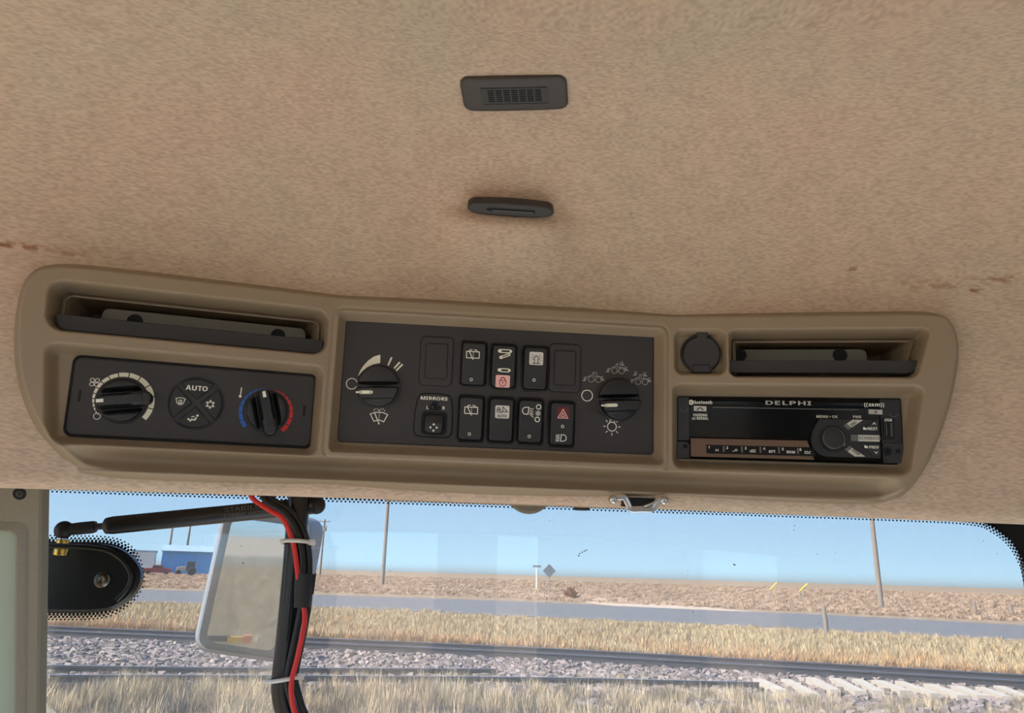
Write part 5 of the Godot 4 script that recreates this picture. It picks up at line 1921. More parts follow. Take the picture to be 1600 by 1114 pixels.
# ---------------------------------------------------------------- post, cables, ties
func build_post_and_cables() -> void:
	var post := thing("tube_post", "black round tube post inside the windscreen with cables strapped to it", "post")
	var pm := MB.new()
	pm.tube(smooth_path([rel(-0.1672, 0.115, -0.872), rel(-0.1662, 0.060, -0.872), rel(-0.1640, -0.010, -0.872), rel(-0.1630, -0.075, -0.872), rel(-0.1630, -0.112, -0.872), rel(-0.1605, -0.132, -0.872), rel(-0.1520, -0.152, -0.872), rel(-0.1380, -0.172, -0.872), rel(-0.118, -0.192, -0.872), rel(-0.085, -0.235, -0.872), rel(-0.05, -0.32, -0.872), rel(-0.04, -0.50, -0.872), rel(-0.04, -0.94, -0.890)], 6), 0.0122, 24)
	part(post, "tube", pm.mesh(), M.black_paint)
	var seam := MB.new()
	seam.tube([rel(-0.1645, 0.060, -0.8592), rel(-0.1622, -0.010, -0.8592), rel(-0.1612, -0.075, -0.8592)], 0.0012, 8)
	part(post, "weld_seam", seam.mesh(), M.rubber_black)
	var z := -0.848
	var red := MB.new()
	red.tube(smooth_path([rel(-0.2150, 0.0800, -0.838), rel(-0.2080, 0.0700, -0.838), rel(-0.1885, 0.0585, -0.838), rel(-0.1745, 0.0500, -0.838), rel(-0.1620, 0.0260, z + 0.0075), rel(-0.1555, 0.0020, z + 0.0075), rel(-0.1525, -0.0100, z + 0.0075), rel(-0.1470, -0.0300, z + 0.004), rel(-0.1420, -0.0500, z + 0.005), rel(-0.1425, -0.0680, z + 0.0075), rel(-0.1455, -0.0920, z + 0.0075), rel(-0.1485, -0.1130, z + 0.0075), rel(-0.1450, -0.1330, z + 0.0075), rel(-0.1360, -0.1520, z + 0.0075), rel(-0.116, -0.182, z + 0.0075), rel(-0.080, -0.230, z + 0.0075), rel(-0.045, -0.32, z + 0.0075), rel(-0.036, -0.50, z + 0.0075), rel(-0.036, -0.94, z)], 5), 0.0027, 10)
	solo("red_cable", "thin red cable snaking down the black post", "cable", red.mesh(), M.cable_red)
	for k in 2:
		var dx := 0.0055 * k
		var bm := MB.new()
		var pts := []
		for q in [[-0.2020, 0.0800], [-0.1960, 0.0705], [-0.1750, 0.0590], [-0.1590, 0.0400], [-0.1500, 0.0150], [-0.1470, -0.0100], [-0.1458, -0.0350], [-0.1480, -0.0600], [-0.1510, -0.0880], [-0.1530, -0.1120], [-0.1470, -0.1300], [-0.1380, -0.1480], [-0.112, -0.180], [-0.075, -0.226], [-0.040, -0.32], [-0.031, -0.50], [-0.031, -0.94]]:
			var low: float = smoothstep(0.0, -0.06, q[1])
			pts.append(rel(q[0] + dx * (1.0 + 0.35 * low) - 0.0022, q[1] + (0.002 * k), z - 0.004 - 0.002 * k))
		bm.tube(smooth_path(pts, 5), 0.0036, 10)
		solo("black_cable", ["black cable running between red cable and post tube", "outermost black cable on the post, running beside the other black one"][k], "cable", bm.mesh(), M.cable_black, Transform3D(), "black cables on the post")
	var tape := MB.new()
	tape.tube([rel(-0.1480, -0.0060, z + 0.002), rel(-0.1468, -0.0200, z + 0.002), rel(-0.1462, -0.0400, z + 0.002)], [0.0095, 0.0100, 0.0088], 14)
	tape.quad(rel(-0.1385, -0.0060, z + 0.002), rel(-0.1350, -0.0045, z + 0.002), rel(-0.1356, -0.0260, z + 0.002), rel(-0.1385, -0.0290, z + 0.002), Vector3(0, 0, 1))
	solo("tape_wrap", "black tape wrapped round the cables beside the post", "tape", tape.mesh(), M.rubber_black)
	for k in 2:
		var y: float = [0.0270, -0.1120][k]
		var x: float = [-0.1610, -0.1590][k]
		var tie := thing("cable_tie", ["upper white cable tie round post and cables, near the strut", "lower white cable tie round post and cables, near the bend"][k], "cable tie", off(rel(x, y, -0.866)), "cable ties on the post")
		var ring := MB.new()
		var path := []
		for i in 25:
			var a := TAU * i / 24.0
			path.append(Vector3(cos(a) * 0.0172, sin(a) * 0.0012 + (0.003 if k == 1 else 0.0) * cos(a), sin(a) * 0.0250 + 0.004))
		ring.tube(path, 0.0021, 8)
		part(tie, "band", ring.mesh(), M.zip_white)
		var head := MB.new()
		head.box(Vector3(0.0165, 0.0004 + (0.003 if k == 1 else 0.0), 0.014), Vector3(0.0070, 0.0058, 0.006), Basis(Vector3.UP, 0.5))
		part(tie, "lock_head", head.mesh(), M.zip_white)


# ---------------------------------------------------------------- frame with a grey-green panel at the left edge
func build_pillar_panel() -> void:
	var top := rel(-0.3588, 0.0600, -0.700)
	var bottom := rel(-0.3672, -0.1630, -0.800)
	var up := (top - bottom).normalized()
	var out := (Vector3(0.10, 0.0, 1.0) - up * up.dot(Vector3(0.10, 0.0, 1.0))).normalized()
	var right := up.cross(out).normalized()
	var fr := Transform3D(Basis(right, up, out), top)
	var o := thing("framed_panel", "tall beige moulded frame with grey-green panel and dark screw hole, left of the windscreen", "framed panel", fr)
	# frame: x from -0.16 to 0, y from -0.98 to +0.01, recess steps inwards from the right and top edges
	var steps := [[0.0, -0.016], [0.0, -0.002], [-0.002, 0.0], [-0.0090, 0.0], [-0.0105, -0.0050], [-0.0125, -0.0055], [-0.0205, -0.0030], [-0.0225, -0.0040], [-0.0245, -0.0140]]
	var rr := []
	for q in steps:
		var ring := PackedVector3Array()
		var x: float = q[0]
		var inset := -x
		var ty := -0.0285 - (inset - 0.009) * 0.9
		if inset < 0.003:
			ty = 0.012
		var cr := clampf(0.012 - inset * 0.2, 0.002, 0.012) if inset > 0.003 else 0.001
		ring.append(Vector3(x, -0.98, q[1]))
		for i in 7:
			var a := PI / 2 * i / 6.0
			ring.append(Vector3(x - cr + cr * cos(a), ty - cr + cr * sin(a), q[1]))
		ring.append(Vector3(-0.16, ty, q[1]))
		rr.append(ring)
	var p := PackedVector3Array()
	for r in rr:
		p.append_array(r)
	var m := MB.new()
	for i in rr.size() - 1:
		for j in rr[0].size() - 1:
			var hint := Vector3(0.2, 0.1, 1.0) if i > 0 else Vector3(1, 0.3, 0)
			if i > 2:
				hint = Vector3(-0.3, -0.3, 0.3)
			if i == 5:
				hint = Vector3(0.3, 0.3, 1)
			m.quad(rr[i][j], rr[i][j + 1], rr[i + 1][j + 1], rr[i + 1][j], hint)
	part(o, "frame", m.mesh(), M.pillar_paint)
	var pn := MB.new()
	pn.quad(Vector3(-0.0235, -0.98, -0.0139), Vector3(-0.0235, -0.040, -0.0139), Vector3(-0.16, -0.040, -0.0139), Vector3(-0.16, -0.98, -0.0139), Vector3(0, 0, 1))
	part(o, "green_panel", pn.mesh(), M.panel_green, Transform3D(), "flat grey-green panel inside the frame")
	var hole := MB.new()
	hole.lathe([Vector2(0.0055, 0.0005), Vector2(0.0050, 0.0009), Vector2(0.0042, -0.0010), Vector2(0.0001, -0.0010)], 24, Vector3(-0.0175, -0.0035, 0.0))
	var h := part(o, "screw_recess", hole.mesh(), M.gap_black)
	var sc := MB.new()
	sc.lathe([Vector2(0.0032, -0.0012), Vector2(0.0030, 0.0004), Vector2(0.0014, 0.0006), Vector2(0.0012, -0.0002), Vector2(0.0001, -0.0002)], 6, Vector3(-0.0175, -0.0035, 0.0004))
	part(h, "screw_head", sc.mesh(), M.bezel_plastic)


# ---------------------------------------------------------------- outside mirror
func build_outside_mirror() -> void:
	var c := rel(-0.5472, -0.0450, -2.3362)
	var eye := rel(0, 0, 0)
	# the mirror looks at the ground and horizon behind the machine, to its left
	var in_dir := Vector3(-0.5685, 0.0872, -2.3301).normalized()
	var back := Vector3(-0.62, 0.0, 1.0).normalized()
	var nrm := (back - in_dir).normalized()
	var up := (Vector3(0.10, 1, 0) - nrm * nrm.dot(Vector3(0.10, 1, 0))).normalized()
	var right := up.cross(nrm).normalized()
	var o := thing("outside_mirror", "grey rectangular outside mirror on the left beyond the glass, reflecting dry grass", "mirror", Transform3D(Basis(right, up, nrm), c))
	var shell := MB.new(0.001)
	shell.pillow(290.0, 412.0, 48.0, 10, 14, flat_z(10.0), -95.0, 10.0)
	part(o, "housing", shell.mesh(), M.mirror_shell)
	var rim := MB.new(0.001)
	rim.pillow(258.0, 390.0, 38.0, 8, 8, flat_z(14.0), 2.0, 4.0)
	part(o, "rim", rim.mesh(), M.mirror_rim)
	var gl := MB.new(0.001)
	gl.prism(rrect(208.0, 352.0, 26.0), 8.0, 15.0, 0.5)
	part(o, "mirror_glass", gl.mesh(), M.mirror_glass)
	var arm := MB.new()
	var inv := o.transform.affine_inverse()
	arm.tube(smooth_path([Vector3(0.05, 0.12, -0.06), Vector3(0.06, 0.30, -0.10), inv * rel(-0.62, 0.46, -2.1), inv * rel(-0.70, 0.50, -1.6), inv * rel(-0.74, 0.50, -1.05)], 6), 0.016, 14)
	part(o, "mirror_arm", arm.mesh(), M.black_paint)
	# side marker lamp on its bracket, seen in the mirror
	var spot := Vector3(-0.5874, -0.2023, -2.3182)
	var hit := spot.normalized()
	var refl := hit - nrm * 2.0 * hit.dot(nrm)
	var at := eye + spot + refl * 1.10
	var lf := Transform3D(Basis(Vector3.UP, atan2(-refl.x, -refl.z)), at)
	var lamp := thing("side_marker", "yellow and orange side marker on a dark bar, seen in the mirror", "marker lamp", lf)
	var y := MB.new(0.001)
	y.box(Vector3(0, 0, 0), Vector3(60, 22, 20))
	part(lamp, "yellow_reflector", y.mesh(), M.lamp_yellow)
	var r := MB.new(0.001)
	r.box(Vector3(-50, 0, 0), Vector3(34, 32, 26))
	part(lamp, "orange_lamp", r.mesh(), M.lamp_orange)
	var bar := MB.new(0.001)
	bar.box(Vector3(230, 4, -4), Vector3(420, 24, 18))
	part(lamp, "carrier_bar", bar.mesh(), M.mirror_rim)


# ---------------------------------------------------------------- outside: ground, road, tracks
func ribbon(left: Array, right: Array, y: float) -> ArrayMesh:
	# flat strip between two lines of (x, z) points, with a little thickness
	var m := MB.new()
	for i in left.size() - 1:
		var a := Vector3(left[i][0], y, left[i][1])
		var b := Vector3(left[i + 1][0], y, left[i + 1][1])
		var c := Vector3(right[i + 1][0], y, right[i + 1][1])
		var d := Vector3(right[i][0], y, right[i][1])
		m.quad(a, b, c, d, Vector3.UP)
		m.quad(a, b, b - Vector3(0, y + 0.05, 0), a - Vector3(0, y + 0.05, 0), Vector3(0, 0, -1))
		m.quad(d, c, c - Vector3(0, y + 0.05, 0), d - Vector3(0, y + 0.05, 0), Vector3(0, 0, 1))
	return m.mesh()


func build_ground() -> void:
	var m := MB.new()
	var n := 24
	for i in n:
		for j in n:
			var x0 := lerpf(-1800, 1800, float(i) / n)
			var x1 := lerpf(-1800, 1800, float(i + 1) / n)
			var z0 := lerpf(-1800, 1800, float(j) / n)
			var z1 := lerpf(-1800, 1800, float(j + 1) / n)
			m.quad(Vector3(x0, 0, z0), Vector3(x1, 0, z0), Vector3(x1, 0, z1), Vector3(x0, 0, z1), Vector3.UP)
	setting("ground", m.mesh(), M.ground, "dry prairie ground reaching to the horizon")
	setting("road", ribbon([[-240, -104], [-120, -88], [-26.8, -73.6], [-10.9, -71.4], [6.2, -67.3], [18.5, -59.5], [28.5, -54.8], [37, -46.7], [60, -30], [110, 10]],
		[[-230, -78], [-100, -64], [-18, -49.7], [-7.4, -49.2], [4.1, -44.1], [12.7, -41], [19.7, -38], [26, -33], [44, -18], [90, 20]], 0.04), M.road_tar, "grey tarred road across the prairie")
	setting("farm_path", ribbon([[-120, -125], [-17.1, -113], [-8, -111.5], [6, -108], [14.7, -95], [17.5, -95], [20.1, -92.4], [21.7, -69.6], [24, -56]],
		[[-120, -121], [-17.1, -109], [-8, -107.5], [4, -103], [11, -92], [12.5, -80], [13.2, -68.8], [14.6, -62], [17.4, -56]], 0.03), M.dirt_path, "pale dirt path beyond the road")


const RAIL_FAR := [[-62, -37.5], [-30, -30.6], [-12.7, -26.5], [-7.5, -25.2], [-3.6, -24.1], [2.1, -22.6], [6.6, -21.0], [14.0, -18.0], [21.0, -14.6], [30, -9.5]]

func rail_line(pts: Array, y0: float) -> Array:
	var o := []
	for q in smooth_path(pts.map(func(p): return Vector2(p[0], p[1])), 5):
		o.append(Vector3(q.x, y0, q.y))
	return o


func shifted(line: Array, by: float) -> Array:
	var o := []
	for i in line.size():
		var a: Vector3 = line[maxi(i - 1, 0)]
		var b: Vector3 = line[mini(i + 1, line.size() - 1)]
		var t := (b - a).normalized()
		o.append(line[i] + Vector3(-t.z, 0, t.x) * by)
	return o


func rail(called: String, label: String, line: Array, group: String) -> void:
	# foot, web and head swept along the line; line gives the bottom of the rail
	var prof := [Vector2(-0.075, 0), Vector2(-0.075, 0.02), Vector2(-0.012, 0.035), Vector2(-0.012, 0.125), Vector2(-0.038, 0.135), Vector2(-0.038, 0.172), Vector2(0.038, 0.172), Vector2(0.038, 0.135), Vector2(0.012, 0.125), Vector2(0.012, 0.035), Vector2(0.075, 0.02), Vector2(0.075, 0)]
	var o := thing(called, label, "rail", Transform3D(), group)
	for pass_ in 2:
		var m := MB.new()
		for i in line.size() - 1:
			var a: Vector3 = line[i]
			var b: Vector3 = line[i + 1]
			var t := (b - a).normalized()
			var side := Vector3(-t.z, 0, t.x)
			for k in prof.size():
				var p: Vector2 = prof[k]
				var q: Vector2 = prof[(k + 1) % prof.size()]
				var head: bool = k == 5
				if head != (pass_ == 1):
					continue
				var e := q - p
				var h := side * -e.y + Vector3.UP * e.x
				m.quad(a + side * p.x + Vector3.UP * p.y, b + side * p.x + Vector3.UP * p.y, b + side * q.x + Vector3.UP * q.y, a + side * q.x + Vector3.UP * q.y, h)
		part(o, "rail_body" if pass_ == 0 else "rail_head", m.mesh(), M.rail_steel if pass_ == 0 else M.rail_head)


func build_tracks() -> void:
	var far_a := rail_line(RAIL_FAR, 0.14)
	var far_b := shifted(far_a, 1.40)
	rail("rail", "far dark steel rail of the far railway track", far_a, "rails of the railway tracks")
	rail("rail", "near dark steel rail of the far railway track", far_b, "rails of the railway tracks")
	# ballast bed of the far track
	var inner := []
	var outer := []
	for p in shifted(far_a, -1.1):
		outer.append([p.x, p.z])
	for p in shifted(far_a, 8.6):
		inner.append([p.x, p.z])
	setting("ballast_bed", ribbon(outer, inner, 0.10), M.ballast_ground, "grey crushed stone bed under the tracks")
	var rng := RandomNumberGenerator.new()
	rng.seed = 41
	# near track: two rails, the further one cut short, the other ending at the bare ties
	rail("rail", "short weathered rail of the near track that ends in the grass", rail_line([[-24, -16.2], [-14, -16.8], [-8, -17.0], [-4.9, -17.1], [-2.5, -17.3], [1.3, -17.7]], 0.10), "rails of the railway tracks")
	rail("rail", "nearest weathered rail, ending beside the bare pale ties", rail_line([[-24, -14.4], [-14, -15.2], [-7.3, -15.6], [-4.6, -15.9], [1.8, -16.4], [4.6, -16.3], [6.7, -16.2]], 0.10), "rails of the railway tracks")
	# bare ties
	var ends := [[[7.04, -17.07], [6.86, -15.45]], [[7.66, -17.14], [7.34, -14.94]], [[8.45, -17.5], [8.05, -15.6]], [[8.96, -17.46], [8.55, -15.47]], [[9.47, -17.41], [8.95, -15.51]], [[9.90, -17.21], [9.55, -15.63]], [[10.35, -17.08], [9.96, -15.32]], [[10.78, -16.72], [10.41, -15.07]], [[11.24, -16.47], [10.87, -15.12]], [[11.71, -16.36], [11.33, -15.07]], [[12.29, -16.62], [11.77, -15.05]]]
	for i in ends.size():
		var a := Vector3(ends[i][0][0], 0.23, ends[i][0][1])
		var b := Vector3(ends[i][1][0], 0.23, ends[i][1][1])
		var m := MB.new()
		var w := 0.20 + rng.randf() * 0.05
		m.box(Vector3(0, -0.10, 0), Vector3(w, 0.20, a.distance_to(b)))
		var z := (a - b).normalized()
		var label: String = "bare pale railway tie without rails, %s from the end of the nearest rail" % ["first", "second, the longest,", "third", "fourth", "fifth", "sixth", "seventh", "eighth", "ninth", "tenth", "eleventh and last"][i]
		solo("railway_tie", label, "railway tie", m.mesh(), M.tie_wood, Transform3D(Basis(Vector3.UP.cross(z).normalized(), Vector3.UP, z).rotated(Vector3.UP, rng.randf_range(-0.05, 0.05)), (a + b) * 0.5), "bare ties of the near track")
	var stubs := [[3.1, -16.0], [3.9, -15.98], [4.97, -15.95], [5.78, -15.93], [6.25, -15.9]]
	for i in stubs.size():
		var m := MB.new()
		m.box(Vector3(0, -0.03, 0.30), Vector3(0.22, 0.16, 0.7))
		solo("railway_tie", "tie end sticking out under the nearest rail, %s from the left" % ["first", "second", "third", "fourth", "fifth"][i], "railway tie", m.mesh(), M.tie_wood, off(Vector3(stubs[i][0], 0.10, stubs[i][1])), "tie ends under the near track")
	# crushed stones
	var stone := MB.new()
	var sr := RandomNumberGenerator.new()
	sr.seed = 9
	var c8 := []
	for i in 8:
		c8.append(Vector3(1 if i & 1 else -1, 0.8 if i & 2 else -0.8, 1 if i & 4 else -1) * (0.35 + 0.25 * sr.randf()))
	for f in [[0, 1, 3, 2], [4, 6, 7, 5], [0, 4, 5, 1], [2, 3, 7, 6], [0, 2, 6, 4], [1, 5, 7, 3]]:
		var h: Vector3 = (c8[f[0]] + c8[f[1]] + c8[f[2]] + c8[f[3]]) * 0.25
		stone.quad(c8[f[0]], c8[f[1]], c8[f[2]], c8[f[3]], h)
	var xf := []
	var cl := []
	for i in 15000:
		var k := sr.randi_range(0, far_a.size() - 2)
		var f := sr.randf()
		var p: Vector3 = (far_a[k] as Vector3).lerp(far_a[k + 1], f)
		var t: Vector3 = ((far_a[k + 1] as Vector3) - far_a[k]).normalized()
		p += Vector3(-t.z, 0, t.x) * sr.randf_range(-1.0, 8.4)
		if p.x < -16.0 or p.x > 17.0:
			p.x = sr.randf_range(-14.0, 15.0)
			p.z = -24.0 + (p.x + 3.6) * 0.33 + sr.randf_range(-0.5, 8.0)
		var s := sr.randf_range(0.07, 0.15)
		xf.append(Transform3D(Basis.from_euler(Vector3(sr.randf() * TAU, sr.randf() * TAU, 0)).scaled(Vector3.ONE * s), Vector3(p.x, 0.10, p.z)))
		var g := sr.randf_range(0.45, 1.35)
		cl.append(Color(g, g * sr.randf_range(0.93, 1.0), g * sr.randf_range(0.92, 1.04)))
	scatter("ballast_stones", "loose crushed grey ballast stones between the tracks", stone.mesh(), M.stone, xf, cl)


func scatter(called: String, label: String, mesh: Mesh, mat: Material, xf: Array, cl: Array) -> void:
	var mm := MultiMesh.new()
	mm.transform_format = MultiMesh.TRANSFORM_3D
	mm.use_colors = true
	mm.mesh = mesh
	mm.instance_count = xf.size()
	for i in xf.size():
		mm.set_instance_transform(i, xf[i])
		mm.set_instance_color(i, cl[i])
	var o := MultiMeshInstance3D.new()
	o.name = called
	o.multimesh = mm
	o.material_override = mat
	add_child(o)
	tag(o, label, "", "", "stuff")


func tuft(seed_: int, blades: int, height: float, spread: float, width: float) -> ArrayMesh:
	var r := RandomNumberGenerator.new()
	r.seed = seed_
	var m := MB.new()
	m.tinted = true
	for i in blades:
		var a := r.randf() * TAU
		var base := Vector3(cos(a), 0, sin(a)) * r.randf() * spread * 0.5
		var lean := Vector3(cos(a), 0, sin(a)) * r.randf_range(0.1, 1.0) * spread + Vector3(r.randf_range(-0.1, 0.1), 0, r.randf_range(-0.1, 0.1)) * spread
		var h := height * r.randf_range(0.45, 1.0)
		var w := width * r.randf_range(0.6, 1.3)
		var sd := Vector3(-sin(a + r.randf()), 0, cos(a + r.randf())) * w
		var g := r.randf_range(0.72, 1.12)
		m.tint = Color(g, g * r.randf_range(0.94, 1.0), g * r.randf_range(0.86, 1.0))
		var mid := base + lean * 0.35 + Vector3.UP * h * 0.6
		var top := base + lean + Vector3.UP * h
		var hint := Vector3(sd.z, 0.3, -sd.x)
		m.quad(base - sd, base + sd, mid + sd * 0.7, mid - sd * 0.7, hint)
		m.tri(mid - sd * 0.7, mid + sd * 0.7, top, hint)
	return m.mesh()


func build_grass() -> void:
	var r := RandomNumberGenerator.new()
	r.seed = 101
	var patchy := FastNoiseLite.new()
	patchy.seed = 6
	patchy.frequency = 0.22
	# foreground weeds this side of the tracks
	var lists := {"straw_pale": [], "straw": [], "weed_shade_grey": []}
	var tries := 0
	while tries < 24000:
		tries += 1
		var x := r.randf_range(-13.0, 16.0)
		var z := r.randf_range(-17.2, -8.5)
		var right := smoothstep(3.0, 8.0, x)
		var n := patchy.get_noise_2d(x * 2.0, z * 3.0)
		if n < -0.30 + 0.45 * right:
			continue
		if z < -15.2 and r.randf() < 0.55 + 0.4 * right:
			continue
		var kind: String = ["straw_pale", "straw", "weed_shade_grey"][clampi(int(r.randf() * 1.9 + maxf(0.0, 0.75 - n * 4.5)), 0, 2)]
		var s := r.randf_range(0.5, 1.15) * lerpf(1.0, 0.75, right) * (0.75 if z < -15.2 else 1.0)
		lists[kind].append(Transform3D(Basis(Vector3.UP, r.randf() * TAU).scaled(Vector3(s, s * r.randf_range(0.8, 1.25), s)), Vector3(x, 0.0, z)))
	var k := 0
	for kind in lists:
		var cl := []
		for i in lists[kind].size():
			var po: Vector3 = lists[kind][i].origin
			var g := clampf(0.88 + 1.1 * patchy.get_noise_2d(po.x * 5.0 + 90.0, po.z * 5.0) + r.randf_range(-0.12, 0.12), 0.40, 1.25)  # dark patches: dead plant tone plus imitated shade among the tufts
			cl.append(Color(g, g, g))
		scatter("weeds_%s" % ["pale", "straw", "grey"][k], ["pale dry grass tufts in the foreground before the tracks", "straw coloured dry grass tufts before the tracks", "grey dead weeds low before the tracks, also standing in for shade patches"][k], tuft(11 + k, 26 if k < 2 else 34, [0.46, 0.42, 0.26][k], [0.22, 0.26, 0.36][k], [0.0045, 0.005, 0.009][k]), M[kind], lists[kind], cl)
		k += 1
	# tall grass between far track and road
	var a := []
	var b := []
	for i in 15000:
		var x := r.randf_range(-26.0, 30.0)
		var f := r.randf()
		var z0 := -25.6 + (x + 3.6) * (0.27 if x < 0 else 0.38)
		var z1 := -48.5 + (x + 7.0) * (0.08 if x < 0 else 0.44)
		var z := lerpf(z0, z1 + 1.0, f * f)
		var n := patchy.get_noise_2d(x * 0.8 + 40.0, z * 0.8)
		var s := r.randf_range(0.6, 1.2) * lerpf(1.0, 0.62, f)
		var t := Transform3D(Basis(Vector3.UP, r.randf() * TAU).scaled(Vector3(s * 1.2, s, s * 1.2)), Vector3(x, 0, z))
		if r.randf() < 0.62 - f * 0.9 + n * 0.5:
			a.append(t)
		else:
			b.append(t)
	var ca := []
	for i in a.size():
		var g := r.randf_range(0.85, 1.2)
		ca.append(Color(g, g, g))
	var cb := []
	for i in b.size():
		var g := r.randf_range(0.85, 1.2)
		cb.append(Color(g, g * 1.02, g * 0.98))
	scatter("tall_grass_orange", "tall orange-tan grass just beyond the far rail", tuft(31, 22, 0.52, 0.22, 0.010), M.straw_orange, a, ca)
	scatter("tall_grass_straw", "straw and greenish grass on the near roadside", tuft(32, 22, 0.46, 0.24, 0.011), M.straw, b, cb)
	# brush on the plain beyond the road
	var far := []
	var cf := []
	for i in 17000:
		var ang := r.randf_range(-0.45, 0.75)
		var dist := 62.0 + 240.0 * pow(r.randf(), 1.6)
		var p := Vector3(sin(ang) * dist, 0, -cos(ang) * dist)
		if p.z > -78.0 + (p.x if p.x > 0 else p.x * 0.12) * 0.62:
			continue
		var s := r.randf_range(0.45, 1.05) * (0.6 + dist / 200.0)
		far.append(Transform3D(Basis(Vector3.UP, r.randf() * TAU).scaled(Vector3(s * 2.0, s * 0.8, s * 2.0)), p))
		var g := r.randf_range(0.62, 1.05)
		cf.append(Color(g, g * r.randf_range(0.90, 0.99), g * r.randf_range(0.86, 0.98)))
	scatter("prairie_brush", "low brown brush over the plain beyond the road", tuft(33, 20, 0.42, 0.34, 0.016), M.brush, far, cf)
	# grass behind the machine, seen in the outside mirror
	var back := []
	var ck := []
	for i in 12000:
		var z := 4.0 + 70.0 * pow(r.randf(), 1.5)
		var x := -z * 0.62 - 2.0 + r.randf_range(-0.35, 0.35) * (z + 6.0)
		if x > -1.5:
			continue
		var s := r.randf_range(0.7, 1.7)
		back.append(Transform3D(Basis(Vector3.UP, r.randf() * TAU).scaled(Vector3(s, s, s)), Vector3(x, 0, z)))
		var g := r.randf_range(0.75, 1.15)
		ck.append(Color(g, g, g))
	scatter("rear_grass", "dry grass behind the machine that shows in the outside mirror", tuft(34, 24, 0.30, 0.26, 0.006), M.straw_pale, back, ck)


# ---------------------------------------------------------------- far things
func pole(called: String, label: String, at: Vector3, height: float, radius: float, arm: float, mat: Material, category := "utility pole") -> void:
	var o := thing(called, label, category, off(at))
	var m := MB.new()
	m.tube([Vector3.ZERO, Vector3(0, height * 0.5, 0), Vector3(0, height, 0)], [radius, radius * 0.88, radius * 0.75], 10)
	part(o, "shaft", m.mesh(), mat)
	if arm > 0.0:
		for k in 2:
			var a := MB.new()
			a.box(Vector3(0, height - 0.9 - k * 1.8, radius), Vector3(arm * (1.0 - 0.45 * k), 0.28, 0.24))
			part(o, "crossarm", a.mesh(), mat)
		for x in [-0.42, 0.0, 0.42]:
			var ins := MB.new()
			ins.lathe([Vector2(0.12, 0), Vector2(0.16, 0.2), Vector2(0.08, 0.45)], 8, Vector3(arm * x, height - 0.7, radius), Basis(Vector3.RIGHT, -PI / 2))
			part(o, "insulator", ins.mesh(), mat)
		var tr := MB.new()
		tr.lathe([Vector2(0.35, 0), Vector2(0.42, 0.1), Vector2(0.42, 1.3), Vector2(0.3, 1.4)], 10, Vector3(0.55, height - 4.4, 0.2), Basis(Vector3.RIGHT, -PI / 2))
		part(o, "transformer", tr.mesh(), mat)


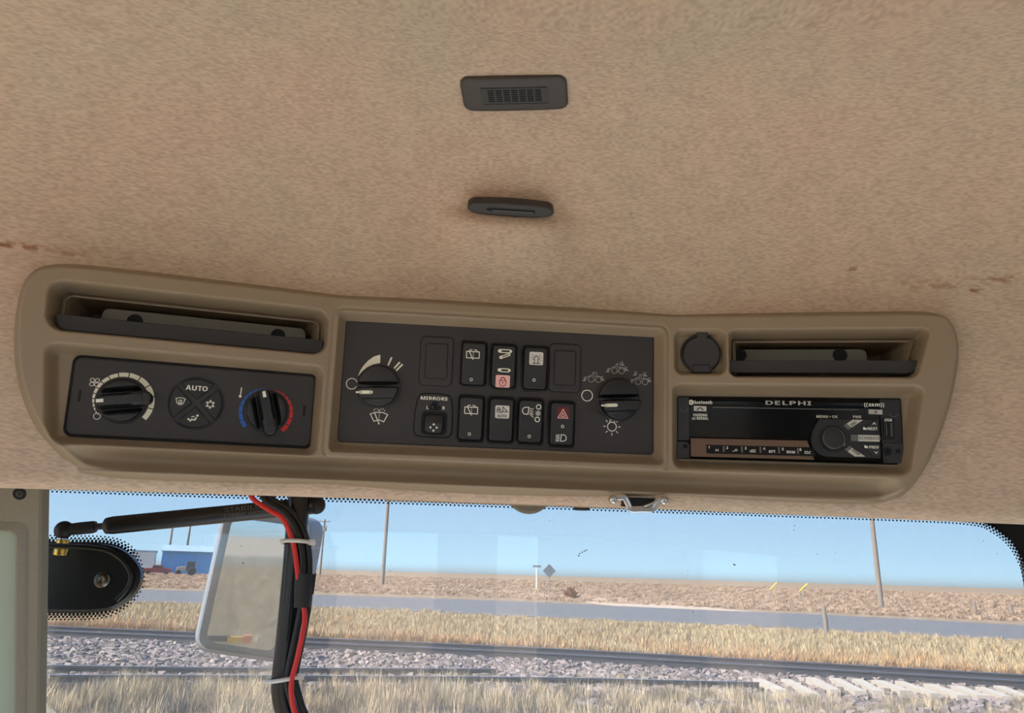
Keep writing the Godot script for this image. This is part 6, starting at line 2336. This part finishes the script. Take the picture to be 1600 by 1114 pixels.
func build_far_things() -> void:
	pole("utility_pole", "tall wooden pole standing on the plain left of centre", Vector3(-9.31, 0, -123.1), 15.0, 0.34, 0.0, M.pole_wood)
	pole("utility_pole", "tall leaning wooden pole on the right beyond the road", Vector3(44.24, 0, -74.9), 12.5, 0.27, 0.0, M.pole_wood)
	pole("utility_pole", "distant utility pole with crossarms right of the outside mirror", Vector3(-46.0, 0, -296.4), 20.6, 0.42, 4.2, M.pole_wood)
	pole("utility_pole", "faint distant pole above the white shed, left one", Vector3(-97.8, 0, -283.6), 17.5, 0.45, 0.0, M.pole_wood)
	pole("utility_pole", "faint distant pole above the blue building, nearest the mirror", Vector3(-92.3, 0, -285.5), 18.5, 0.45, 0.0, M.pole_wood)
	for q in [[17.1, -33.5, 1.25, 0.10, "weathered wooden fence post on the near roadside, right of centre"], [46.4, -64.1, 1.0, 0.15, "short fence post beyond the road, left one of two near the right edge"], [48.9, -63.0, 0.95, 0.15, "short fence post beyond the road at the far right edge"]]:
		var m := MB.new()
		m.tube([Vector3.ZERO, Vector3(0.01, q[2] * 0.5, 0), Vector3(-0.02, q[2], 0)], [q[3], q[3], q[3] * 0.85], 10)
		solo("fence_post", q[4], "post", m.mesh(), M.pole_wood, off(Vector3(q[0], 0, q[1])), "fence posts")
	var sign_ := thing("road_sign", "grey back of a diamond road sign on a thin post by the dirt path", "road sign", off(Vector3(12.0, 0, -86.0)))
	var sp := MB.new()
	sp.tube([Vector3.ZERO, Vector3(0, 3.0, 0)], 0.06, 8)
	part(sign_, "sign_post", sp.mesh(), M.galvanised)
	var sb := MB.new()
	sb.prism(key_poly([[-0.75, 0], [0, -0.75], [0.75, 0], [0, 0.75]]), 0.06, 0.12)
	part(sign_, "sign_board", sb.mesh(), M.sign_grey, off(Vector3(0, 2.75, 0)))
	var mk := thing("marker_post", "thin pale marker post with a dark cross piece beside the diamond sign", "post", off(Vector3(14.7, 0, -119.3)))
	var mp := MB.new()
	mp.tube([Vector3.ZERO, Vector3(0, 3.5, 0)], 0.10, 8)
	part(mk, "shaft", mp.mesh(), M.white_wall)
	var mt := MB.new()
	mt.box(Vector3(0, 3.55, 0), Vector3(1.3, 0.3, 0.2))
	part(mk, "cross_piece", mt.mesh(), M.sign_grey)
	for q in [[Vector3(50.63, 0, -116.5), Vector3(50.78, 0.96, -116.4), Vector3(51.9, 2.14, -115.9), "left one of two yellow guy wire guards near the leaning pole"], [Vector3(46.62, 0, -97.4), Vector3(46.56, 1.12, -97.45), Vector3(47.54, 2.11, -96.97), "right one of two yellow guy wire guards near the leaning pole"]]:
		var g := thing("guy_guard", q[3], "guard", off(q[0]), "yellow guy wire guards")
		var low := MB.new()
		low.tube([Vector3.ZERO, q[1] - q[0]], 0.07, 8)
		part(g, "anchor_rod", low.mesh(), M.galvanised)
		var hi := MB.new()
		hi.tube([q[1] - q[0], q[2] - q[0]], 0.09, 8)
		part(g, "yellow_sleeve", hi.mesh(), M.guard_yellow)
	var bush := MB.new()
	var br := RandomNumberGenerator.new()
	br.seed = 3
	for i in 60:
		var a := br.randf() * TAU
		var e := br.randf_range(0.1, 1.3)
		var d := Vector3(cos(a) * cos(e), sin(e), sin(a) * cos(e)) * br.randf_range(0.8, 1.4)
		var w := Vector3(-d.z, 0.1, d.x).normalized() * 0.16
		bush.quad(Vector3.ZERO - w, Vector3.ZERO + w, d * 0.7 + w * 2.0, d * 0.7 - w * 2.0, Vector3(0, 0.2, 1))
		bush.tri(d * 0.7 - w * 2.0, d * 0.7 + w * 2.0, d, Vector3(0, 0.2, 1))
	solo("dry_bush", "small reddish dry bush where the dirt path meets the road", "bush", bush.mesh(), M.shrub_dry, off(Vector3(13.6, 0, -81.0)))
	# blue building
	var face := Basis(Vector3.UP, 0.31)
	var bl := thing("blue_building", "long blue metal building with pale roof far left behind the mirror", "building", Transform3D(face, Vector3(-66.0, 0, -204.6)))
	var wall := MB.new()
	wall.box(Vector3(1.0, 2.9, -6.0), Vector3(13.5, 5.8, 12.0))
	part(bl, "wall", wall.mesh(), M.blue_wall)
	var roof := MB.new()
	roof.prism(PackedVector2Array([Vector2(0.6, 5.7), Vector2(-6.0, 7.3), Vector2(-12.6, 5.7), Vector2(-12.6, 5.5), Vector2(0.6, 5.5)]), -7.0, 7.0)
	part(bl, "roof", roof.mesh(), M.blue_roof, Transform3D(Basis(Vector3.UP, -PI / 2), Vector3(1.0, 0, 0)))
	var trim := MB.new()
	trim.box(Vector3(1.0, 5.65, 0.06), Vector3(13.6, 0.3, 0.12))
	part(bl, "eave_trim", trim.mesh(), M.white_wall)
	for x in [-3.2, 2.6]:
		var pipe := MB.new()
		pipe.box(Vector3(x, 2.7, 0.08), Vector3(0.25, 5.4, 0.16))
		part(bl, "downpipe", pipe.mesh(), M.blue_roof)
	var sh := thing("white_shed", "white flat-fronted shed left of the blue building", "building", Transform3D(face, Vector3(-74.6, 0, -199.0)))
	var sw := MB.new()
	sw.box(Vector3(0, 2.6, -4.0), Vector3(5.4, 5.2, 8.0))
	part(sh, "wall", sw.mesh(), M.white_wall)
	var sr2 := MB.new()
	sr2.box(Vector3(0, 5.35, -4.0), Vector3(5.8, 0.35, 8.4))
	part(sh, "roof", sr2.mesh(), M.blue_roof)
	# red pickup
	var tk := thing("pickup_truck", "red pickup truck parked before the white shed", "truck", Transform3D(Basis(Vector3.UP, 0.30), Vector3(-63.6, 0, -179.0)))
	var tb := MB.new()
	tb.prism(key_poly([[-2.9, 0.55], [2.9, 0.55], [2.95, 1.15], [2.8, 1.35], [1.5, 1.45], [0.9, 2.1], [-0.9, 2.15], [-1.2, 1.45], [-2.9, 1.4]]), -0.95, 0.95, 0.08)
	part(tk, "body", tb.mesh(), M.truck_red)
	var tw := MB.new()
	tw.prism(key_poly([[-0.9, 1.5], [1.15, 1.5], [0.75, 2.0], [-0.75, 2.02]]), 0.90, 0.99)
	part(tk, "side_window", tw.mesh(), M.dark_glass)
	for x in [-1.85, 1.85]:
		for z in [-0.85, 0.85]:
			var wh := MB.new()
			wh.lathe([Vector2(0.30, -0.16), Vector2(0.48, -0.14), Vector2(0.48, 0.14), Vector2(0.30, 0.16)], 16, Vector3(x, 0.48, z))
			part(tk, "wheel", wh.mesh(), M.tyre)
	# tractor beside it
	var tc := thing("parked_tractor", "grey tractor parked right of the red pickup before the blue building", "tractor", Transform3D(Basis(Vector3.UP, 0.30), Vector3(-57.8, 0, -181.0)))
	var hood := MB.new()
	hood.prism(key_poly([[-2.4, 0.9], [-0.2, 0.9], [-0.2, 2.0], [-2.2, 1.8]]), -0.5, 0.5, 0.08)
	part(tc, "hood", hood.mesh(), M.tractor_pale)
	var cab := MB.new()
	cab.prism(key_poly([[-0.3, 1.0], [1.6, 1.0], [1.5, 2.9], [-0.1, 2.9]]), -0.75, 0.75, 0.06)
	part(tc, "cab", cab.mesh(), M.dark_glass)
	var cr := MB.new()
	cr.box(Vector3(0.7, 3.0, 0), Vector3(2.0, 0.2, 1.7))
	part(tc, "cab_roof", cr.mesh(), M.tractor_grey)
	var st := MB.new()
	st.tube([Vector3(-1.0, 1.8, 0.2), Vector3(-1.0, 3.1, 0.2)], 0.1, 8)
	part(tc, "exhaust_stack", st.mesh(), M.tractor_grey)
	for q in [[1.0, 0.95, 0.95], [-1.8, 0.6, 0.85]]:
		for z in [-1.0, 1.0]:
			var wh := MB.new()
			wh.lathe([Vector2(q[1] * 0.5, -0.2), Vector2(q[1], -0.2), Vector2(q[1], 0.2), Vector2(q[1] * 0.5, 0.22)], 18, Vector3(q[0], q[1], float(z) * q[2]))
			part(tc, "wheel", wh.mesh(), M.tyre)
